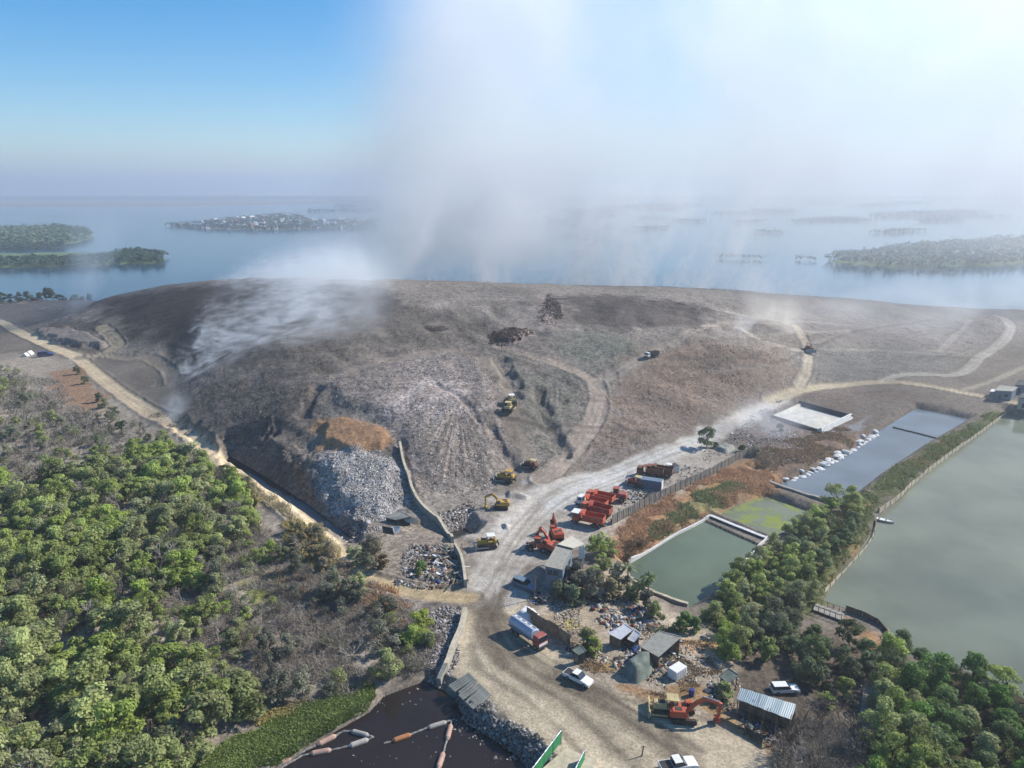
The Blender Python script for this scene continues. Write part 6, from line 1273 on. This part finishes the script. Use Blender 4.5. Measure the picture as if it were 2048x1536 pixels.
for u, v, k, tn, s, lb in ((735, 1108, 3, 'grey green', .95, 'large grey green bush at the end of the ditch'), (752, 1122, 1, 'tan', .8, 'tan dry bush beside the collapsing shack'), (715, 1128, 4, 'olive green', .8, 'olive bush at the roadside by the ditch end'), (765, 1140, 2, 'dry brown', .75, 'brown dry bush above the side road'), (742, 1138, 0, 'grey green', .8, 'grey bush directly above the side road')):
    single(u, v, LEAFY[k], tn, s, 'scrub_tree', 'bush', lb)
single(840, 1140, LEAFY[5], 'deep green', .7, 'banana_clump', 'bush', 'fresh green clump among the scrap between walls'); single(838, 1152, LEAFY[5], 'yellow green', .5, 'banana_clump', 'bush', 'small yellow green clump among the scrap')
for i, (u, v, s) in enumerate([(163, 744, .8), (176, 764, .7), (205, 800, .85), (216, 812, .8), (232, 832, .85), (244, 852, .8), (252, 862, .75), (300, 878, .7), (455, 948, .75), (472, 962, .8), (486, 972, .75), (500, 986, .8)]):
    single(u - 6, v + 4, LEAFY[i % 7], 'dark green', s, 'roadside_bush', 'bush', f"dark bush on the left verge of the long tan road, {['level with the track junction', 'level with the red clearing', 'near the thinning woodland', 'where the ditch is widest'][0 if v < 770 else 1 if v < 840 else 2 if v < 900 else 3]}")['group'] = 'dark bushes along the long tan road'
def palm(u, v, h, label, seed):
    p = at(u, v); t = thing('palm_tree', label, 'palm', p); r = np.random.default_rng(seed); top = np.array([r.normal(0, .4), r.normal(0, .4), h]); mid = top * .5 + np.array([.15, .1, 0])
    vv, ff = tubes([((0, 0, -.3), mid, .16, .13), (mid, top, .13, .10)], 7); link('trunk', mk_mesh('trunk', vv, ff, BARK, True), t); V = []; F = []; T = []
    for k in range(15):
        a = k * 2.4; el = r.uniform(-.2, .9); ln = r.uniform(1.6, 2.3); pr = top; dr = np.array([math.cos(a) * math.cos(el), math.sin(a) * math.cos(el), math.sin(el)]); pts = [top]
        for j in range(5): dr = dr + np.array([0, 0, -.22]); dr /= np.linalg.norm(dr); pr = pr + dr * ln / 5; pts.append(pr)
        for j in range(5):
            sd_ = np.cross(dr, (0, 0, 1)); sd_ /= np.linalg.norm(sd_) + 1e-6; w0, w1 = .34 * math.sin(math.pi * (j + .35) / 5.6), .34 * math.sin(math.pi * (j + 1.2) / 5.8)
            for sg in (-1, 1): o = len(V); V += [pts[j], pts[j + 1], pts[j + 1] + sd_ * w1 * sg - np.array([0, 0, w1 * .5]), pts[j] + sd_ * w0 * sg - np.array([0, 0, w0 * .5])]; F.append((o, o + 1, o + 2, o + 3)); T += [r.random()] * 4
    link('crown', mk_mesh('crown', np.array(V), np.array(F), L['dark green'], False, {'tint': np.array(T)}), t)
palm(1253, 1176, 4.6, 'thin palm at the green pond corner, left of two', 1); palm(1294, 1196, 4.8, 'thin palm on the near pond kerb, right of two', 2); palm(1272, 1186, 3.0, 'short young palm between the two taller ones', 3)

# ---------------------------------------------------------------- ground cover
def cover(name, px, n, hgt, wid, mat, label, seed, lean=.5, flat=False, keep=None, patch=None):
    poly = on(px)[:, :2]; r = np.random.default_rng(seed); lo = poly.min(0); hi = poly.max(0); q = r.uniform(lo, hi, (int(n * 3), 2)); m = sdf_poly(poly, q[:, 0], q[:, 1]) + (fbm(q[:, 0], q[:, 1], 5, 2, seed) - .5) * 5 > 0
    if patch: m &= fbm(q[:, 0], q[:, 1], patch[0], 3, seed + 2) > patch[1]
    q = q[m]
    if keep is not None: q = q[keep(q[:, 0], q[:, 1])]
    q = q[:n]; k = len(q); z = Hx(q[:, 0], q[:, 1]); a = r.uniform(0, 6.28, k); h = hgt * r.uniform(.5, 1.3, k) * (.6 + .8 * fbm(q[:, 0], q[:, 1], 4, 2, seed + 1)); w_ = wid * r.uniform(.6, 1.4, k)
    b = np.c_[q, z - .05]; dx = np.c_[np.cos(a) * w_, np.sin(a) * w_, np.zeros(k)]; tp = b + np.c_[r.normal(0, lean, k) * h, r.normal(0, lean, k) * h, h]
    if flat: tp[:, 2] = b[:, 2] + h * .4
    V = np.stack([b - dx, b + dx, tp + dx * .35, tp - dx * .35], 1).reshape(-1, 3); t = np.repeat(np.clip(.65 * fbm(q[:, 0], q[:, 1], 3, 3, seed + 3) + .35 * r.random(k), 0, 1), 4)
    return tag(link(name, mk_mesh(name, V, np.arange(4 * k).reshape(-1, 4), mat, False, {'tint': t})), label, kind='stuff')
GM = {k: leaf_mat('cover_' + k, c_, .05, .3, kk, (.492, .512)) for k, c_, kk in (('hyacinth', '#8c9a58', .74), ('dryg', '#a8895c', .6), ('rust', '#c0956a', .92), ('green', '#87905a', .8), ('straw', '#bfae78', .8), ('twig', '#a1988b', .8), ('pale', '#b3a498', .7))}
notwater = lambda x, y: np.all([sdf_poly(p_, x, y) < -.2 for _, p_ in WATERS], 0)
cover('grass', [(330, 1560), (400, 1510), (470, 1480), (530, 1448), (640, 1400), (745, 1366), (752, 1398), (700, 1450), (650, 1475), (560, 1532), (500, 1570)], 26000, .32, .11, GM['hyacinth'], 'green water plants matted along the creek bank', 201, .8, keep=notwater)
cover('grass', [(500, 1445), (560, 1420), (640, 1390), (740, 1362), (745, 1368), (640, 1402), (520, 1452)], 4000, .4, .1, GM['straw'], 'strip of yellow dry grass above the green bank', 202)
cover('grass', [(560, 1045), (600, 1040), (640, 1060), (672, 1100), (672, 1135), (620, 1150), (575, 1110)], 5000, .9, .07, GM['straw'], 'tall straw coloured grass crowding the roadside bend', 203, .35)
cover('grass', [(475, 950), (520, 975), (600, 1035), (590, 1050), (510, 1000)], 3500, .8, .09, GM['straw'], 'dry grass on the road verge', 204)
cover('grass', [(1228, 1062), (1300, 1010), (1400, 955), (1500, 920), (1550, 962), (1530, 985), (1470, 1010), (1420, 1032), (1330, 1076), (1250, 1124), (1215, 1090)], 24000, .55, .10, GM['rust'], 'rust coloured dry grass on the embankment', 205, .5, keep=notwater, patch=(7, .42))
cover('grass', [(1310, 1040), (1400, 985), (1470, 960), (1490, 975), (1420, 1028), (1330, 1074), (1280, 1098)], 9000, .6, .13, GM['green'], 'green weeds low on the embankment', 206, .5, keep=notwater, patch=(6, .5))
cover('grass', [(1665, 1030), (1760, 962), (1880, 882), (1990, 824), (2012, 830), (1955, 875), (1830, 962), (1757, 1032), (1712, 1108), (1650, 1200), (1600, 1225)], 30000, .7, .15, GM['green'], 'green weeds and reeds covering the long dike', 207, .5, keep=notwater, patch=(5, .36))
cover('grass', [(1665, 1030), (1880, 880), (1990, 824), (1955, 870), (1757, 1032), (1690, 1130), (1600, 1225)], 9000, .7, .12, GM['dryg'], 'dry grass mixed through the dike weeds', 208, .5, keep=notwater, patch=(6, .55))
cover('grass', [(1510, 890), (1700, 850), (1760, 860), (1640, 930), (1560, 965), (1510, 935)], 12000, .45, .12, GM['dryg'], 'brown weeds on the flat beside the grey pond', 209, .6, patch=(9, .48))
cover('undergrowth', [(470, 1020), (560, 1090), (690, 1130), (760, 1200), (870, 1240), (890, 1290), (840, 1345), (740, 1368), (520, 1430), (440, 1360), (310, 1330), (310, 1200), (420, 1130)], 42000, .75, .055, GM['twig'], 'grey brown dry undergrowth through the woodland', 210, .8, patch=(8, .36))
cover('undergrowth', [(470, 1020), (690, 1130), (870, 1240), (840, 1345), (520, 1430), (310, 1330), (310, 1200)], 22000, .55, .05, GM['pale'], 'pale dead stalks lying in the dry woodland', 211, 1.6, patch=(10, .52))
cover('undergrowth', [(-60, 740), (110, 760), (220, 860), (330, 890), (300, 970), (-60, 1010)], 24000, 1.0, .10, GM['twig'], 'dry undergrowth in the thinning upper woodland', 212, .8, patch=(12, .38))
cover('grass', [(560, 1160), (690, 1130), (860, 1220), (880, 1250), (800, 1250), (700, 1200), (600, 1190)], 6000, .6, .08, GM['rust'], 'rusty grass along the tan side road', 213, .6, patch=(6, .45))
cover('grass', [(1370, 1280), (1440, 1285), (1480, 1380), (1580, 1480), (1600, 1530), (1540, 1520), (1440, 1440), (1330, 1395), (1240, 1365), (1160, 1340), (1170, 1315), (1250, 1340)], 9000, .3, .08, GM['dryg'], 'tufts of dry grass around the yard edge', 214, .7, patch=(4, .52))
cover('undergrowth', [(1540, 1540), (1600, 1440), (1730, 1440), (1740, 1600), (1560, 1620)], 9000, 1.0, .05, GM['twig'], 'grey dry twigs under the leafless trees by the long metal roof', 215, .8)
cover('grass', [(1120, 1170), (1230, 1160), (1330, 1230), (1370, 1250), (1330, 1265), (1240, 1220), (1130, 1200)], 7000, .5, .09, GM['green'], 'weeds between the sheds and the green pond', 216, .7, patch=(4, .48))

# ---------------------------------------------------------------- loose waste and rubble
def rubble(name, px, n, size, cols, label, seed, patch=None, zc=None):
    poly = on(px)[:, :2]; r = np.random.default_rng(seed); lo = poly.min(0); hi = poly.max(0); q = r.uniform(lo, hi, (n * 3, 2)); m = sdf_poly(poly, q[:, 0], q[:, 1]) + (fbm(q[:, 0], q[:, 1], 5, 2, seed) - .5) * 6 > 0
    if patch: m &= fbm(q[:, 0], q[:, 1], patch[0], 3, seed + 2) > patch[1]
    q = q[m][:n]; k = len(q); z = Hx(q[:, 0], q[:, 1]) if zc is None else np.full(k, zc); s = size * r.uniform(.35, 1.0, k) * np.where(r.random(k) < .06, 1.9, 1)
    base = np.array([(-1, -1, -.6), (1, -1, -.6), (1, 1, -.6), (-1, 1, -.6), (-.7, -.8, .7), (.8, -.6, .5), (.6, .8, .8), (-.8, .7, .6)], float); fb = np.array([(4, 5, 6, 7), (0, 1, 5, 4), (1, 2, 6, 5), (2, 3, 7, 6), (3, 0, 4, 7)])
    a = r.uniform(0, 6.28, k); ca, sa = np.cos(a), np.sin(a); sc_ = np.c_[s * r.uniform(.6, 1.5, k), s * r.uniform(.5, 1.0, k), s * r.uniform(.3, .9, k)]; v = base[None] * sc_[:, None]; v = v + r.normal(0, .12, v.shape) * s[:, None, None]; tl = r.normal(0, .35, (k, 2)); v[:, :, 2] += v[:, :, 0] * tl[:, :1] + v[:, :, 1] * tl[:, 1:]
    V = np.stack([v[:, :, 0] * ca[:, None] - v[:, :, 1] * sa[:, None], v[:, :, 0] * sa[:, None] + v[:, :, 1] * ca[:, None], v[:, :, 2]], -1) + np.c_[q, z][:, None]
    F = (np.arange(k)[:, None, None] * 8 + fb[None]).reshape(-1, 4); c_ = np.array([lin(x, .62) for x in cols]); w_ = r.integers(0, len(cols), k); C_ = np.repeat(c_[w_] * r.uniform(.6, 1.25, (k, 1)), 8, 0)
    return tag(link(name, mk_mesh(name, V.reshape(-1, 3), F, WASTE, False, {'Col': C_})), label, kind='stuff')
q = N('loose_waste'); q.bsdf(q.n('ShaderNodeAttribute', attribute_name='Col').outputs['Color'], .9, None, spec=.15); WASTE = q.m
TR = ['#c9c2bd', '#a89e96', '#8a8078', '#6f665f', '#b8a99f', '#dedbd8', '#7f7a78', '#574f49']
GR = ['#8c8278', '#776d64', '#645b54', '#9b9086', '#4c4540', '#a79b90']
rubble('rubble', [(628, 922), (660, 908), (760, 902), (800, 930), (806, 1000), (760, 1040), (700, 1035), (640, 1000)], 13000, .17, ['#d9d4cf', '#bdb5ae', '#9a918a', '#ebe8e4', '#776f69', '#b0a69e', '#c9b8a6', '#8d97a0'], 'whitish bagged waste heaped on the lower bench', 301)
rubble('rubble', [(640, 775), (760, 724), (900, 712), (990, 745), (1020, 850), (1036, 925), (980, 990), (840, 990), (790, 880)], 16000, .14, TR, 'pale mixed waste spread over the front slope', 302, (9, .40))
rubble('rubble', [(300, 830), (420, 780), (560, 740), (640, 780), (600, 900), (640, 1010), (560, 960), (430, 890)], 12000, .15, GR, 'dark compacted waste on the left slope', 303, (10, .35))
rubble('rubble', [(1180, 900), (1200, 850), (1240, 730), (1400, 680), (1580, 700), (1500, 800), (1380, 860), (1230, 910)], 9000, .17, ['#8d7c6f', '#75675c', '#9c8b7f', '#6b5f56', '#a89a8e'], 'brown waste clods on the right slope', 304, (10, .38))
rubble('rubble', [(400, 720), (640, 650), (900, 600), (1200, 600), (1480, 610), (1440, 690), (1180, 740), (900, 700), (640, 760)], 9000, .17, GR, 'scattered clods over the upper landfill', 305, (16, .42))
rubble('rubble', [(905, 1392), (985, 1402), (1010, 1445), (1075, 1492), (1115, 1530), (1060, 1550), (1000, 1500), (930, 1455)], 7000, .24, ['#8f8b84', '#75716a', '#a9a59d', '#5e5a54', '#c2beb6'], 'grey rubble sloping into the black creek', 306)
rubble('rubble', [(590, 1010), (700, 1085), (860, 1040), (960, 990), (940, 1060), (860, 1060), (760, 1060)], 5000, .26, TR, 'litter and rubble at the foot of the landfill', 307, (6, .42))
rubble('rubble', [(820, 1090), (920, 1095), (930, 1175), (860, 1182), (790, 1165)], 2600, .24, TR, 'scrap and litter between the retaining walls', 308)
rubble('rubble', [(1055, 1205), (1140, 1160), (1260, 1180), (1370, 1270), (1450, 1300), (1480, 1400), (1300, 1370), (1160, 1310)], 3800, .2, ['#b8a58c', '#8d7f6f', '#d5d0c8', '#6b6158', '#a3907a'], 'litter scattered between the sheds', 309, (5, .45))
rubble('rubble', [(860, 1225), (930, 1210), (905, 1320), (885, 1385), (840, 1370), (850, 1300)], 2800, .22, TR, 'litter beside the creek wall', 310)
rubble('rubble', [(975, 690), (985, 664), (1020, 653), (1066, 660), (1066, 674), (1030, 692)], 1600, .38, ['#4b3a33', '#3a2d28', '#5d4a41'], 'dark brown soil clods dumped on the hilltop', 311)
rubble('rubble', [(1076, 645), (1086, 606), (1095, 588), (1112, 598), (1126, 630), (1105, 652)], 1800, .3, ['#473a35', '#372c28', '#5a4940', '#6b5a50'], 'dark soil heaps beside the crest track', 312)
rubble('rubble', [(1500, 830), (1560, 800), (1600, 860), (1700, 860), (1540, 960), (1500, 920), (1440, 900)], 3500, .25, TR, 'litter on the brown flat below the white basin', 313, (8, .45))
rubble('rubble', [(1240, 985), (1340, 950), (1420, 905), (1480, 900), (1400, 950), (1300, 1000), (1230, 1030)], 2200, .25, TR, 'scrap strewn along the sheet fence', 314, (5, .45))

for i, (u, v, k, s_) in enumerate([(604, 1088, 3, .95), (622, 1078, 0, 1.0), (640, 1096, 1, 1.0), (655, 1116, 3, 1.0), (630, 1120, 2, .9), (648, 1138, 5, 1.0), (606, 1110, 4, .8), (500, 1000, 0, .8), (515, 1014, 2, .85), (586, 1066, 5, .9)]):
    single(u, v, LEAFY[k], 'tan', s_, 'straw_bush', 'bush', ('straw yellow bush crowding the bend of the long tan road' if u > 560 else 'straw yellow bush beside the middle of the long tan road'))['group'] = 'straw yellow bushes by the tan road'

JUNK = ['#d9d6d0', '#3f5f93', '#8a4a35', '#5a5550', '#c9bfae', '#7b8b74', '#a89a88', '#2f3236']
rubble('debris', [(1060, 1205), (1120, 1180), (1270, 1195), (1380, 1275), (1380, 1330), (1320, 1345), (1240, 1345), (1150, 1300), (1200, 1260), (1160, 1215)], 1500, .38, JUNK, 'mixed scrap and household junk strewn around the shacks', 320, (4, .5))
rubble('debris', [(1410, 1340), (1480, 1360), (1470, 1410), (1560, 1470), (1620, 1500), (1560, 1530), (1450, 1440), (1400, 1390)], 800, .36, JUNK, 'junk around the long metal roof', 321, (4, .48))
rubble('debris', [(1250, 985), (1330, 950), (1380, 930), (1360, 950), (1300, 990), (1240, 1030), (1210, 1050)], 700, .45, JUNK, 'spare parts and scrap lying behind the trucks', 322, (4, .48))
rubble('debris', [(830, 1095), (915, 1100), (928, 1172), (860, 1178)], 700, .42, JUNK, 'larger junk among the scrap between the walls', 323)
for u, v, h, lb in ((1068, 1200, 5.0, 'leaning pale pole at the roadside above the tanker'), (1556, 1452, 2.6, 'short broken post below the long metal roof'), (1530, 1440, 2.4, 'crooked post in front of the long metal roof'), (1283, 1512, 1.6, 'dark stump post beside the bottom pickup')):
    p = at(u, v); t = thing('pole', lb, 'pole', p); MB().cyl((0, 0, -.3), (.25, .1, h), .11, .08, 8).build('shaft', M['wood'], t); MB().beam((-.1, 0, h * .93), (.5, .2, h * .93), .08, .08).build('crosspiece', M['wood'], t)
rubble('litter', [(700, 1445), (770, 1400), (850, 1372), (920, 1440), (1000, 1500), (1040, 1540), (760, 1560), (640, 1510)], 90, .11, ['#d8d4cc', '#8c857c', '#b3aaa0'], 'small scraps of litter floating on the black creek', 330, (3, .55), WL)
rubble('litter', [(905, 1400), (935, 1450), (985, 1485), (1060, 1540), (1040, 1550), (960, 1495), (910, 1450)], 200, .2, ['#8f8b84', '#75716a', '#c2beb6'], 'scum and litter along the rubble edge of the black creek', 331, (2, .5), WL)
